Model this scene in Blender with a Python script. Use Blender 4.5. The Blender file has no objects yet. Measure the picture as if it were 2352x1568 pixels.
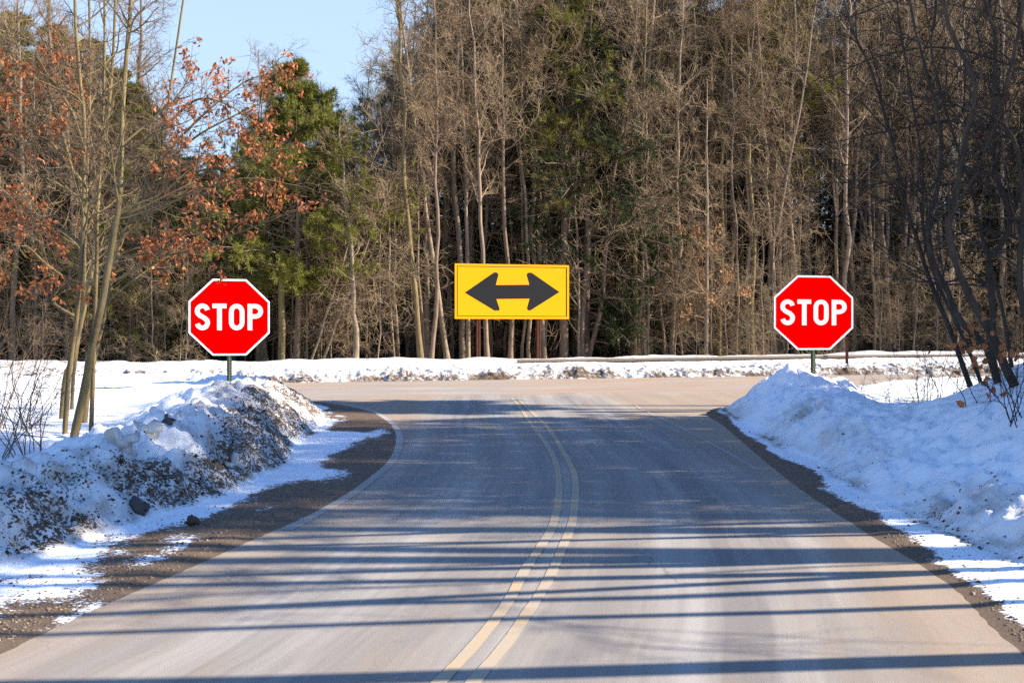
import bpy, bmesh, math, random
import numpy as np
from mathutils import Vector, Matrix

# ------------------------------------------------------------------ camera, sky, sun, exposure
S = bpy.context.scene
C = S.collection
CAM_H, FPX, HOR, CX = 1.6, 2744.0, 760.0, 1176.0     # eye height (m), focal length and horizon in pixels of a 2352 px wide picture
cam_d = bpy.data.cameras.new('camera'); cam = bpy.data.objects.new('camera', cam_d); C.objects.link(cam)
cam.location = (0, 0, CAM_H); cam.rotation_euler = (math.radians(90), 0, 0)
cam_d.sensor_width = 36.0; cam_d.lens = 36.0 * FPX / 2352.0
cam_d.shift_y = -24.0 / 2352.0; cam_d.clip_start = 0.05; cam_d.clip_end = 3000
S.camera = cam
SUN_EL, SUN_BACK = 30.0, 1.0                            # elevation; degrees behind the picture plane, from the right
el, bk = math.radians(SUN_EL), math.radians(SUN_BACK)
SUN = Vector((math.cos(el) * math.cos(bk), -math.cos(el) * math.sin(bk), math.sin(el)))
W = bpy.data.worlds.new('World'); S.world = W; W.use_nodes = True
nt = W.node_tree; nt.nodes.clear()
sky = nt.nodes.new('ShaderNodeTexSky'); sky.sky_type = 'NISHITA'; sky.sun_disc = False
sky.sun_elevation = el; sky.sun_rotation = math.radians(90 + SUN_BACK)
sky.air_density = 1.0; sky.dust_density = 0.0; sky.ozone_density = 8.0
bg = nt.nodes.new('ShaderNodeBackground'); bg.inputs['Strength'].default_value = 0.13
wo = nt.nodes.new('ShaderNodeOutputWorld')
# thin pale winter veil low in the sky, the clear blue above it
tc = nt.nodes.new('ShaderNodeTexCoord'); sz = nt.nodes.new('ShaderNodeSeparateXYZ'); nt.links.new(tc.outputs['Generated'], sz.inputs[0])
mr = nt.nodes.new('ShaderNodeMapRange'); mr.interpolation_type = 'SMOOTHSTEP'; nt.links.new(sz.outputs[2], mr.inputs['Value'])
mr.inputs['From Min'].default_value = 0.22; mr.inputs['From Max'].default_value = 0.50; mr.inputs['To Min'].default_value = 0.72; mr.inputs['To Max'].default_value = 0.0
mx = nt.nodes.new('ShaderNodeMix'); mx.data_type = 'RGBA'; mx.inputs[7].default_value = (2.05, 2.5, 3.0, 1)
nt.links.new(mr.outputs[0], mx.inputs['Factor']); nt.links.new(sky.outputs[0], mx.inputs[6]); nt.links.new(mx.outputs[2], bg.inputs[0]); nt.links.new(bg.outputs[0], wo.inputs[0])
sl = bpy.data.lights.new('sun', 'SUN'); sl.energy = 5.0; sl.angle = math.radians(0.5); sl.color = (1.0, 0.90, 0.76)
so = bpy.data.objects.new('sun', sl); C.objects.link(so); so.rotation_euler = SUN.to_track_quat('Z', 'Y').to_euler()
so.location = (30, -5, 30)
S.view_settings.view_transform = 'Standard'; S.view_settings.look = 'None'
S.view_settings.exposure = 1.4; S.view_settings.gamma = 1.0
S.cycles.use_denoising = False
S.cycles.max_bounces = 6; S.cycles.diffuse_bounces = 3; S.cycles.transparent_max_bounces = 8

# ------------------------------------------------------------------ helpers
def G(px, py, z=0.0):
    d = (CAM_H - z) * FPX / (py - HOR)
    return ((px - CX) * d / FPX, d, z)
def P(px, py, d):
    return ((px - CX) * d / FPX, d, CAM_H - (py - HOR) * d / FPX)
def tag(o, label=None, cat=None, group=None, kind=None):
    if label: o['label'] = label
    if cat: o['category'] = cat
    if group: o['group'] = group
    if kind: o['kind'] = kind
    return o
def empty(name, loc=(0, 0, 0), rot=(0, 0, 0)):
    o = bpy.data.objects.new(name, None); C.objects.link(o); o.location = loc; o.rotation_euler = rot
    o.empty_display_size = 0.3
    return o
def link(name, me, mat=None, parent=None):
    o = bpy.data.objects.new(name, me); C.objects.link(o)
    if mat is not None and len(me.materials) == 0: me.materials.append(mat)
    if parent is not None: o.parent = parent
    return o
def np_mesh(name, V, F, smooth=True, attrs=None, mat=None):
    """V (n,3) points, F (m,k) corners, all faces with k corners"""
    me = bpy.data.meshes.new(name)
    V = np.ascontiguousarray(V, np.float32); F = np.ascontiguousarray(F, np.int32)
    n, k = F.shape
    me.vertices.add(len(V)); me.vertices.foreach_set('co', V.ravel())
    me.loops.add(n * k); me.loops.foreach_set('vertex_index', F.ravel())
    me.polygons.add(n); me.polygons.foreach_set('loop_start', np.arange(0, n * k, k, dtype=np.int32))
    if smooth: me.polygons.foreach_set('use_smooth', np.ones(n, bool))
    for a, v in (attrs or {}).items():
        at = me.attributes.new(a, 'FLOAT', 'POINT'); at.data.foreach_set('value', np.ascontiguousarray(v, np.float32).ravel())
    if mat is not None: me.materials.append(mat)
    me.update(); me.validate()
    return me
def bm_mesh(name, bm, mat=None, smooth=False):
    me = bpy.data.meshes.new(name); bm.to_mesh(me); bm.free()
    if smooth:
        for p in me.polygons: p.use_smooth = True
    if mat is not None: me.materials.append(mat)
    return me
def norm(a): return a / np.maximum(np.linalg.norm(a, axis=-1, keepdims=True), 1e-9)
def _hash(i, j, seed):
    h = (i.astype(np.int64) * 374761393 + j.astype(np.int64) * 668265263 + seed * 1442695041) & 0x7fffffff
    h = ((h ^ (h >> 13)) * 1274126177) & 0x7fffffff
    return ((h ^ (h >> 16)) & 0xffff) / 65535.0
def vnoise(x, y, seed=0):
    i, j = np.floor(x), np.floor(y); fx, fy = x - i, y - j
    fx = fx * fx * fx * (fx * (fx * 6 - 15) + 10); fy = fy * fy * fy * (fy * (fy * 6 - 15) + 10)
    a, b = _hash(i, j, seed), _hash(i + 1, j, seed); c, d = _hash(i, j + 1, seed), _hash(i + 1, j + 1, seed)
    return (a + (b - a) * fx) * (1 - fy) + (c + (d - c) * fx) * fy
def fbm(x, y, seed=0, octv=4, gain=0.5):
    s, a, t = 0.0, 1.0, 0.0
    for o in range(octv):
        s = s + a * (vnoise(x * 2 ** o + 17.3 * o, y * 2 ** o + 9.1 * o, seed + o) - 0.5); t += a; a *= gain
    return s / t * 2
def sstep(a, b, x):
    t = np.clip((x - a) / (b - a), 0, 1); return t * t * (3 - 2 * t)
def catmull(P_, n):
    P_ = np.asarray(P_, float); k = len(P_); out = []
    E = np.vstack([2 * P_[0] - P_[1], P_, 2 * P_[-1] - P_[-2]])
    for i in range(k - 1):
        p0, p1, p2, p3 = E[i:i + 4]
        for t in np.linspace(0, 1, n, endpoint=False):
            out.append(0.5 * (2 * p1 + (p2 - p0) * t + (2 * p0 - 5 * p1 + 4 * p2 - p3) * t * t + (3 * p1 - p0 - 3 * p2 + p3) * t ** 3))
    out.append(P_[-1]); return np.array(out)
def tubes(pts, rad, sides):
    """pts (N,K,3), rad (N,K) -> vertices and quads of N tapering tubes"""
    N, K, _ = pts.shape
    t = norm(np.gradient(pts, axis=1)); mean = norm(pts[:, -1] - pts[:, 0])
    ref = np.where(np.abs(mean[:, 2:3]) > 0.85, np.array([[1.0, 0, 0]]), np.array([[0, 0, 1.0]]))[:, None, :]
    u = norm(np.cross(t, ref)); v = np.cross(t, u)
    a = np.arange(sides) * 2 * np.pi / sides
    ring = u[:, :, None, :] * np.cos(a)[None, None, :, None] + v[:, :, None, :] * np.sin(a)[None, None, :, None]
    V = pts[:, :, None, :] + ring * rad[:, :, None, None]
    idx = np.arange(N * K * sides).reshape(N, K, sides); nx = np.roll(idx, -1, axis=2)
    F = np.stack([idx[:, :-1], nx[:, :-1], nx[:, 1:], idx[:, 1:]], axis=-1).reshape(-1, 4)
    return V.reshape(-1, 3), F
def join(parts):
    Vs, Fs, o = [], [], 0
    for V, F in parts:
        Vs.append(V); Fs.append(F + o); o += len(V)
    return np.vstack(Vs), np.vstack(Fs)
def box(bm, x0, x1, y0, y1, z0, z1):
    vs = [bm.verts.new(p) for p in ((x0, y0, z0), (x1, y0, z0), (x1, y1, z0), (x0, y1, z0), (x0, y0, z1), (x1, y0, z1), (x1, y1, z1), (x0, y1, z1))]
    for f in ((3, 2, 1, 0), (4, 5, 6, 7), (0, 1, 5, 4), (1, 2, 6, 5), (2, 3, 7, 6), (3, 0, 4, 7)): bm.faces.new([vs[i] for i in f])
def prism(bm, poly, y0, y1):
    """outline in x,z extruded from y0 (front) to y1 (back)"""
    a = [bm.verts.new((p[0], y0, p[1])) for p in poly]; b = [bm.verts.new((p[0], y1, p[1])) for p in poly]
    n = len(poly)
    bm.faces.new(a); bm.faces.new(b[::-1])
    for i in range(n): bm.faces.new((a[i], b[i], b[(i + 1) % n], a[(i + 1) % n]))

# ------------------------------------------------------------------ materials
class NT:
    def __init__(self, name):
        self.m = bpy.data.materials.new(name); self.m.use_nodes = True
        self.t = self.m.node_tree; self.b = self.t.nodes['Principled BSDF']
        self.b.inputs['Specular IOR Level'].default_value = 0.25
    def n(self, typ, **kw):
        x = self.t.nodes.new(typ)
        for k, v in kw.items(): setattr(x, k, v)
        return x
    def l(self, a, b): self.t.links.new(a, b)
    def val(self, sock, v):
        if isinstance(v, bpy.types.NodeSocket): self.l(v, sock)
        else: sock.default_value = v
    def math(self, op, a, b=0.0, clamp=False):
        x = self.n('ShaderNodeMath', operation=op, use_clamp=clamp); self.val(x.inputs[0], a); self.val(x.inputs[1], b); return x.outputs[0]
    def mix(self, f, a, b):
        x = self.n('ShaderNodeMix', data_type='RGBA'); self.val(x.inputs['Factor'], f)
        self.val(x.inputs[6], a if isinstance(a, bpy.types.NodeSocket) else (*a, 1)); self.val(x.inputs[7], b if isinstance(b, bpy.types.NodeSocket) else (*b, 1))
        return x.outputs[2]
    def attr(self, name):
        return self.n('ShaderNodeAttribute', attribute_name=name).outputs['Fac']
    def pos(self): return self.n('ShaderNodeTexCoord').outputs['Object']
    def noise(self, vec, scale, detail=4.0, rough=0.55, sc=None):
        if sc is not None:
            mp = self.n('ShaderNodeMapping'); mp.inputs['Scale'].default_value = sc; self.l(vec, mp.inputs['Vector']); vec = mp.outputs[0]
        x = self.n('ShaderNodeTexNoise'); self.l(vec, x.inputs['Vector']); x.inputs['Scale'].default_value = scale
        x.inputs['Detail'].default_value = detail; x.inputs['Roughness'].default_value = rough; return x.outputs['Fac']
    def ramp(self, f, lo, hi, a=0.0, b=1.0):
        x = self.n('ShaderNodeMapRange', clamp=True); self.val(x.inputs['Value'], f)
        self.val(x.inputs['From Min'], lo); self.val(x.inputs['From Max'], hi); x.inputs['To Min'].default_value = a; x.inputs['To Max'].default_value = b
        return x.outputs[0]
    def comb(self, a, b, c=0.0):
        x = self.n('ShaderNodeCombineXYZ'); self.val(x.inputs[0], a); self.val(x.inputs[1], b); self.val(x.inputs[2], c); return x.outputs[0]
    def bump(self, h, dist, strength=1.0):
        x = self.n('ShaderNodeBump'); x.inputs['Distance'].default_value = dist; x.inputs['Strength'].default_value = strength
        self.l(h, x.inputs['Height']); self.l(x.outputs[0], self.b.inputs['Normal'])
    def base(self, c, rough=0.8):
        if isinstance(c, bpy.types.NodeSocket): self.l(c, self.b.inputs['Base Color'])
        else: self.b.inputs['Base Color'].default_value = (*c, 1)
        self.b.inputs['Roughness'].default_value = rough
        return self.m
def flat(name, c, rough=0.6, spec=0.2, var=0.06, scale=12.0):
    k = NT(name); f = k.noise(k.pos(), scale, 5)
    k.b.inputs['Specular IOR Level'].default_value = spec
    return k.base(k.mix(f, tuple(x * (1 - var) for x in c), tuple(min(1, x * (1 + var)) for x in c)), rough)

def asphalt_mat():
    k = NT('sanded_asphalt'); p = k.pos()
    u, cr, al = k.attr('lateral'), k.attr('cross'), k.attr('along')
    # main road: fine grit, streaks along the road, darker wheel paths, sand towards the edges
    sp = k.comb(u, al)
    streak = k.noise(sp, 1.0, 5, 0.6, (5.0, 0.12, 1)); broad = k.noise(p, 0.35, 4)
    grit = k.noise(p, 140.0, 3, 0.7); mid = k.noise(p, 9.0, 5, 0.65)
    c = k.mix(streak, (0.205, 0.18, 0.155), (0.37, 0.33, 0.29))
    au = k.math('ABSOLUTE', u)
    wheel = k.math('SUBTRACT', 1.0, k.ramp(k.math('ABSOLUTE', k.math('SUBTRACT', au, 1.25)), 0.12, 0.5))
    c = k.mix(k.math('MULTIPLY', wheel, k.ramp(streak, 0.3, 0.7, 0.1, 0.7)), c, (0.17, 0.155, 0.15))
    salt = k.noise(sp, 1.0, 6, 0.65, (2.2, 0.07, 1)); c = k.mix(k.ramp(salt, 0.44, 0.66, 0, 0.85), c, (0.475, 0.435, 0.385))
    vo = k.n('ShaderNodeTexVoronoi', feature='DISTANCE_TO_EDGE'); mpv = k.n('ShaderNodeMapping'); mpv.inputs['Scale'].default_value = (0.45, 0.22, 1)
    wv = k.n('ShaderNodeVectorMath', operation='ADD'); nz = k.n('ShaderNodeTexNoise'); k.l(p, nz.inputs['Vector']); nz.inputs['Scale'].default_value = 1.6; nz.inputs['Detail'].default_value = 5
    k.l(p, wv.inputs[0]); k.l(nz.outputs['Color'], wv.inputs[1]); k.l(wv.outputs[0], mpv.inputs['Vector']); k.l(mpv.outputs[0], vo.inputs['Vector']); vo.inputs['Scale'].default_value = 1.0
    crack = k.math('MULTIPLY', k.math('SUBTRACT', 1.0, k.ramp(vo.outputs['Distance'], 0.002, 0.007)), k.ramp(broad, 0.42, 0.6, 0, 0.55)); c = k.mix(crack, c, (0.10, 0.09, 0.085))
    sand = k.math('ADD', k.ramp(au, 1.75, 2.45), k.ramp(k.noise(sp, 1.0, 6, 0.65, (1.6, 0.35, 1)), 0.50, 0.78, 0.0, 0.75), clamp=True)
    sand = k.math('MULTIPLY', sand, k.ramp(mid, 0.2, 0.6, 0.45, 1.0))
    c = k.mix(k.math('MULTIPLY', sand, 0.75), c, (0.40, 0.275, 0.165))
    # intersection: salt-pale with rusty sand streaks along the cross road
    sx = k.comb(cr, p)
    sep = k.n('ShaderNodeSeparateXYZ'); k.l(p, sep.inputs[0])
    sx = k.comb(cr, sep.outputs[0])
    st2 = k.noise(sx, 1.0, 6, 0.62, (1.1, 0.10, 1)); st3 = k.noise(sx, 1.0, 5, 0.6, (2.6, 0.25, 1))
    c2 = k.mix(k.ramp(st3, 0.3, 0.7), (0.30, 0.275, 0.25), (0.44, 0.41, 0.375))
    c2 = k.mix(k.math('MULTIPLY', k.ramp(st2, 0.46, 0.57), 0.9), c2, (0.45, 0.27, 0.14))
    f = k.ramp(cr, -11.0, -7.0)
    edge = k.noise(p, 0.8, 4)
    f = k.ramp(k.math('ADD', f, k.math('MULTIPLY', k.math('SUBTRACT', edge, 0.5), 1.2)), 0.3, 0.7)
    c = k.mix(f, c, c2)
    c = k.mix(k.ramp(broad, 0.35, 0.7, 0, 0.25), c, (0.22, 0.205, 0.20))
    c = k.mix(k.ramp(grit, 0.35, 0.66, 0.0, 0.42), c, (0.10, 0.09, 0.085))
    c = k.mix(k.ramp(k.noise(p, 55.0, 2), 0.68, 0.76, 0, 0.25), c, (0.45, 0.41, 0.36))
    k.bump(k.math('ADD', grit, k.math('MULTIPLY', mid, 0.6)), 0.006, 0.5)
    return k.base(c, 0.85)
def snow_mat():
    k = NT('snow_and_dirt'); p = k.pos()
    d, g = k.attr('dirt'), k.attr('gravel')
    n1 = k.noise(p, 7.0, 8, 0.66); n2 = k.noise(p, 38.0, 5, 0.65); n3 = k.noise(p, 1.2, 4); n4 = k.noise(p, 90, 3, 0.7)
    snow = k.mix(n3, (0.84, 0.85, 0.87), (0.90, 0.90, 0.91))
    snow = k.mix(k.math('MULTIPLY', k.ramp(k.noise(p, 3.2, 6, 0.6, (1.6, 0.8, 0.7)), 0.44, 0.62), k.ramp(d, 0.1, 0.65, 0.0, 0.85)), snow, (0.25, 0.175, 0.11))
    snow = k.mix(k.ramp(d, 0.08, 0.7, 0.0, 0.5), snow, (0.50, 0.475, 0.44))
    mixn = k.math('ADD', k.math('MULTIPLY', n1, 0.45), k.math('MULTIPLY', n2, 0.55))
    th = k.math('SUBTRACT', 0.80, k.math('MULTIPLY', d, 0.365))
    dm = k.ramp(mixn, th, k.math('ADD', th, 0.035))
    earth = k.mix(n2, (0.035, 0.024, 0.016), (0.15, 0.10, 0.06))
    c = k.mix(dm, snow, earth)
    gr = k.mix(n2, (0.050, 0.033, 0.021), (0.23, 0.155, 0.095)); gr = k.mix(k.ramp(n4, 0.4, 0.7), gr, (0.105, 0.075, 0.050))
    gm = k.ramp(k.math('ADD', g, k.math('MULTIPLY', k.math('SUBTRACT', mixn, 0.5), 3.0)), 0.40, 0.60)
    c = k.mix(gm, c, gr)
    h = k.math('ADD', k.math('MULTIPLY', n1, 1.0), k.math('ADD', k.math('MULTIPLY', n2, 0.45), k.math('MULTIPLY', k.math('MULTIPLY', n4, 0.15), k.math('ADD', gm, dm))))
    k.bump(h, 0.03, 0.45)
    return k.base(c, 0.7)
def bark_mat(name, a, b, scale=7.0, lichen=None):
    k = NT(name); p = k.pos(); oi = k.n('ShaderNodeObjectInfo').outputs['Random']
    f = k.noise(p, scale, 6, 0.65, (1, 1, 0.22)); f2 = k.noise(p, 1.3, 3)
    c = k.mix(k.ramp(f, 0.3, 0.72), a, b)
    c = k.mix(k.ramp(oi, 0, 1, 0.0, 0.35), c, tuple(x * y for x, y in zip(b, (1.05, 0.92, 0.8))))
    if lichen: c = k.mix(k.ramp(f2, 0.42, 0.66, 0, 0.8), c, lichen)
    k.bump(f, 0.02, 0.6)
    return k.base(c, 0.9)
def twig_mat(name, a, b):
    k = NT(name); g = k.n('ShaderNodeNewGeometry').outputs['Random Per Island']; oi = k.n('ShaderNodeObjectInfo').outputs['Random']
    c = k.mix(g, a, b); c = k.mix(k.ramp(oi, 0, 1, 0, 0.5), c, tuple((x + y) * 0.5 * z for x, y, z in zip(a, b, (1.15, 0.95, 0.9))))
    return k.base(c, 0.8)
def leaf_mat(name, a, b, c3, trans=0.35):
    k = NT(name); g = k.n('ShaderNodeNewGeometry').outputs['Random Per Island']; oi = k.n('ShaderNodeObjectInfo').outputs['Random']
    c = k.mix(g, a, b); c = k.mix(k.ramp(oi, 0, 1, 0, 0.7), c, c3)
    k.base(c, 0.55)
    tr = k.n('ShaderNodeBsdfTranslucent'); k.l(c, tr.inputs['Color']); ms = k.n('ShaderNodeMixShader'); ms.inputs[0].default_value = trans
    out = k.t.nodes['Material Output']
    k.l(k.b.outputs[0], ms.inputs[1]); k.l(tr.outputs[0], ms.inputs[2]); k.l(ms.outputs[0], out.inputs['Surface'])
    return k.m
def paint_mat(name, c0, wear, sandc, scale=1.0):
    k = NT(name); p = k.pos()
    n = k.math('ADD', k.math('MULTIPLY', k.noise(p, 2.2 * scale, 6, 0.7), 0.6), k.math('MULTIPLY', k.noise(p, 35, 4, 0.7), 0.4))
    c = k.mix(k.noise(p, 60, 3), c0, tuple(x * 0.85 for x in c0))
    c = k.mix(k.ramp(k.math('ADD', n, k.math('MULTIPLY', k.attr('fade'), 0.5)), wear - 0.10, wear + 0.10), c, sandc)
    return k.base(c, 0.8)

M = {}
M['asphalt'] = asphalt_mat(); M['snow'] = snow_mat()
M['yellow_line'] = paint_mat('worn_yellow_paint', (0.52, 0.345, 0.155), 0.46, (0.37, 0.32, 0.26))
M['white_line'] = paint_mat('worn_white_paint', (0.46, 0.43, 0.39), 0.47, (0.32, 0.29, 0.26))
M['bark_grey'] = bark_mat('grey_bark', (0.11, 0.08, 0.056), (0.28, 0.215, 0.15))
M['bark_pale'] = bark_mat('pale_bark', (0.14, 0.105, 0.07), (0.33, 0.26, 0.18), 6)
M['bark_brown'] = bark_mat('brown_bark', (0.10, 0.068, 0.048), (0.26, 0.185, 0.13), 9)
M['bark_red'] = bark_mat('red_brown_bark', (0.13, 0.075, 0.05), (0.33, 0.19, 0.12), 9)
M['bark_olive'] = bark_mat('olive_bark', (0.055, 0.038, 0.020), (0.215, 0.16, 0.078), 9, (0.215, 0.17, 0.07))
M['bark_dark'] = bark_mat('shade_tone_bark', (0.020, 0.015, 0.012), (0.085, 0.064, 0.047), 10)  # near-black base: the shade on the right-hand trees is put into the colour
M['twig'] = twig_mat('brown_twigs', (0.13, 0.09, 0.05), (0.335, 0.255, 0.15))
M['twig_dark'] = twig_mat('shade_tone_twigs', (0.016, 0.012, 0.010), (0.045, 0.034, 0.026))  # twigs darkened likewise, shade put into their colour
M['twig_olive'] = twig_mat('olive_twigs', (0.065, 0.042, 0.026), (0.22, 0.155, 0.09))
M['needle'] = leaf_mat('pine_needles', (0.075, 0.078, 0.013), (0.25, 0.222, 0.042), (0.125, 0.115, 0.022), 0.3)
M['needle_bright'] = leaf_mat('sunlit_tone_needles', (0.08, 0.088, 0.014), (0.27, 0.255, 0.045), (0.15, 0.148, 0.024), 0.35)  # brighter copy of the pine needles, sunlight put into the colour
M['needle_dark'] = leaf_mat('shade_tone_needles', (0.014, 0.024, 0.007), (0.05, 0.062, 0.015), (0.022, 0.034, 0.009), 0.2)  # dark hemlock green, deepened to stand in for shade low in the wood
M['leaf'] = leaf_mat('orange_dead_leaves', (0.17, 0.050, 0.016), (0.62, 0.25, 0.10), (0.38, 0.125, 0.038), 0.4)
M['leaf_tan'] = leaf_mat('tan_dead_leaves', (0.30, 0.13, 0.05), (0.60, 0.33, 0.15), (0.42, 0.2, 0.08), 0.4)

# ------------------------------------------------------------------ road, ground and snow
LEFT = np.array([  # x, y of the pavement edge, shoulder width, bank width, bank height, level of the field behind
    (-2.80, -8, 1.2, 0.9, 0.42, 0.30), (-2.68, 3, 1.2, 0.9, 0.42, 0.30), (-2.53, 5.9, 1.22, 0.95, 0.40, 0.27), (-2.10, 8.5, 1.15, 0.95, 0.43, 0.27),
    (-1.62, 11.4, 1.10, 1.0, 0.51, 0.31), (-1.47, 14.4, 1.25, 1.0, 0.60, 0.38), (-1.73, 18.3, 1.40, 1.1, 0.70, 0.46), (-2.33, 22, 1.15, 1.1, 0.62, 0.50),
    (-3.4, 25.2, 0.75, 1.2, 0.56, 0.50), (-5.2, 28.2, 0.4, 1.3, 0.52, 0.50), (-8, 30, 0.4, 1.2, 0.50, 0.49), (-14, 30.6, 0.4, 1.2, 0.5, 0.48), (-34, 27, 0.4, 1.2, 0.5, 0.48)])
RIGHT = np.array([
    (2.45, -8, 0.8, 0.9, 0.42, 0.36), (2.45, 3, 0.8, 0.9, 0.42, 0.36), (2.53, 5.9, 0.80, 0.9, 0.40, 0.36), (2.76, 7.6, 0.72, 0.85, 0.36, 0.34), (2.82, 9.8, 0.58, 0.85, 0.34, 0.30),
    (2.94, 12.5, 0.62, 0.9, 0.38, 0.26), (3.27, 16.6, 0.42, 1.05, 0.52, 0.24), (3.65, 20.5, 0.32, 1.25, 0.54, 0.20), (3.98, 23.6, 0.22, 1.5, 0.52, 0.18), (4.9, 25.4, 0.25, 1.3, 0.60, 0.22),
    (7, 28.3, 0.3, 1.0, 0.25, 0.14), (11.4, 35.5, 0.2, 1.0, 0.2, 0.14), (20, 38.6, 0.2, 1.0, 0.2, 0.14), (48, 44, 0.2, 1.0, 0.2, 0.14)])
FAR = catmull([(-60, 20), (-34, 30.4), (-20, 33.8), (-7.7, 36.7), (-1.0, 38.8), (9.7, 42.4), (20, 45.3), (35, 48), (70, 52)], 8)
LEFTs, RIGHTs = catmull(LEFT, 7), catmull(RIGHT, 7)
def near_line(x, y, line, need=None):
    """signed distance (left of travel positive) and the attributes at the nearest point"""
    best = np.full(x.shape, 1e9); sd = np.zeros(x.shape); at = np.zeros(x.shape + (line.shape[1] - 2,)) if line.shape[1] > 2 else None; along = np.zeros(x.shape)
    acc = 0.0
    for a, b in zip(line[:-1], line[1:]):
        dx, dy = b[0] - a[0], b[1] - a[1]; L2 = dx * dx + dy * dy; L = math.sqrt(L2)
        t = np.clip(((x - a[0]) * dx + (y - a[1]) * dy) / L2, 0, 1)
        ex, ey = x - a[0] - t * dx, y - a[1] - t * dy; d = ex * ex + ey * ey
        m = d < best - 1e-9
        best = np.where(m, d, best); sd = np.where(m, np.sign(dx * (y - a[1]) - dy * (x - a[0])) * np.sqrt(d), sd)
        along = np.where(m, acc + t * L, along)
        if at is not None: at = np.where(m[..., None], a[2:] + t[..., None] * (b[2:] - a[2:]), at)
        acc += L
    return sd, at, along
def terrain(x, y, side):
    """height, dirt and gravel of the snowy verge on one side of the road"""
    sd, at, al = near_line(x, y, LEFTs if side < 0 else RIGHTs)
    s = sd if side < 0 else -sd
    gw, bw, bh, fl = at[..., 0], at[..., 1], at[..., 2], at[..., 3]
    wob = fbm(x * 0.9, y * 0.9, 3, 3) * 0.22 + fbm(x * 3.1, y * 3.1, 5, 3) * 0.09
    e = s + wob * sstep(0.1, 1.0, s)
    bh = bh * (1 + 0.22 * fbm(x * 0.55, y * 0.55, 21, 3))
    t = np.clip((e - gw) / bw, 0, 1); t2 = np.clip((e - gw - bw) / 1.35, 0, 1)
    face = bh * np.sin(t * np.pi / 2) ** 1.15
    z = face + (fl - bh) * sstep(0, 1, t2)
    z = np.where(s < 0.0, -0.14 * sstep(0, 0.35, -s), 0.014 * sstep(0, 0.2, s) + z)
    onbank = sstep(0.02, 0.3, t) * (1 - sstep(0.4, 1, t2))
    if side > 0:
        hill = np.clip(0.47 * (x - 3.35 - 0.20 * np.clip(y - 11, 0, 9)), 0, 1.25) * (1 - sstep(15.5, 20.0, y - 0.10 * (x - 6))) + 0.25 * sstep(10, 16, x) * sstep(15, 20, y)
        z = np.where(s > 0, np.sqrt(z * z + (hill * sstep(0.9, 2.2, s)) ** 2), z)
        z = z + 0.13 * np.exp(-((x - 6.7) ** 2 + (y - 20.3) ** 2) / 1.1) + 0.52 * np.exp(-np.sqrt(((x - 5.34) / .62) ** 2 + ((y - 22.8) / .9) ** 2 + .015))
        rough = 0.75
    else:
        z = z + 0.05 * fbm(x * 0.3, y * 0.3, 9, 3) * sstep(0.5, 1, t2)
        z = z + 0.16 * np.exp(-((x + 5.6) ** 2 + (y - 12.6) ** 2) / 1.6)
        rough = 1.1
    ch = np.abs(fbm(x * 2.6, y * 2.6, 31, 4)); fine = fbm(x * 9, y * 9, 41, 3)
    z = z + onbank * rough * (0.25 * (0.22 - ch) + 0.065 * fbm(x * 5.5, y * 5.5, 45, 3) + 0.035 * fine)
    z = z + sstep(0.05, 0.4, s) * (0.012 * fbm(x * 2.2, y * 1.4, 51, 4) + 0.007 * fine)
    crunch = sstep(0.0, 0.6, t2) * sstep(17, 21, y) * (1 if side < 0 else 0.3) * (1 - sstep(3.5, 6, e - gw - bw))
    z = z + crunch * 0.05 * fbm(x * 3.5, y * 3.5, 61, 3)
    # dirt on the road side of the banks, thrown gravel and bare shoulder at the road's edge
    patch = fbm(x * 0.8, y * 0.5, 71, 3)
    if side < 0:
        dirt = sstep(0.0, 0.12, t) * (1 - sstep(0.55, 1.0, t) * 0.45) * (1 - sstep(0.05, 0.35, t2)) * (0.84 + 0.9 * patch)
        dirt = dirt + 0.35 * np.exp(-((t - 0.25) / 0.22) ** 2) * (t > 0.01) * sstep(-0.2, 0.4, fbm(x * 0.6, y * 0.35, 77, 2))
        dirt = np.maximum(dirt, 0.16 * crunch)
        gr = 1.10 - 1.1 * sstep(0.08, 1.15, s / np.maximum(gw, 0.1) + 1.15 * fbm(x * 1.5, y * 0.6, 81, 4))
        gr = np.where(y > 20, np.maximum(gr, 0.9 * (1 - sstep(0.5, 0.95, s / np.maximum(gw, 0.1)))), gr)
    else:
        dirt = sstep(0.0, 0.1, t) * (1 - sstep(0.5, 1.0, t)) * (0.26 + 0.5 * patch)
        dirt = dirt + 0.95 * np.exp(-((e - gw + 0.02) / 0.085) ** 2) * sstep(-0.35, 0.3, fbm(x * 0.7, y * 0.4, 79, 2))
        gr = 1.3 - 1.25 * sstep(0.05, 0.62, s / np.maximum(gw, 0.3) + 0.55 * fbm(x * 1.3, y * 0.6, 83, 4))
    gr = np.where(s > gw, gr * (1 - sstep(0, 0.12, s - gw)), gr)
    return z, np.clip(dirt, 0, 0.92), np.clip(gr, 0, 1.4)
def spaced(a, b, fn):
    out = [a]
    while out[-1] < b: out.append(out[-1] + fn(out[-1]))
    return np.array(out)
def hf(name, xs, ys, fn):
    X, Y = np.meshgrid(xs, ys); z, d, g = fn(X, Y)
    V = np.stack([X, Y, z], -1).reshape(-1, 3); n, m = X.shape
    i = np.arange(n * m).reshape(n, m)
    F = np.stack([i[:-1, :-1], i[:-1, 1:], i[1:, 1:], i[1:, :-1]], -1).reshape(-1, 4)
    zz = V[:, 2][F]; F = F[(zz > -0.13).any(1)]
    return np_mesh(name, V, F, True, {'dirt': d, 'gravel': g})
yst = lambda y: 0.25 if y < 4.2 else 0.030 + max(0, y - 5) * 0.0042
xl = spaced(-24, -0.9, lambda x: 0.035 if x > -6.2 else 0.035 + (-6.2 - x) * 0.03)
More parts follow.
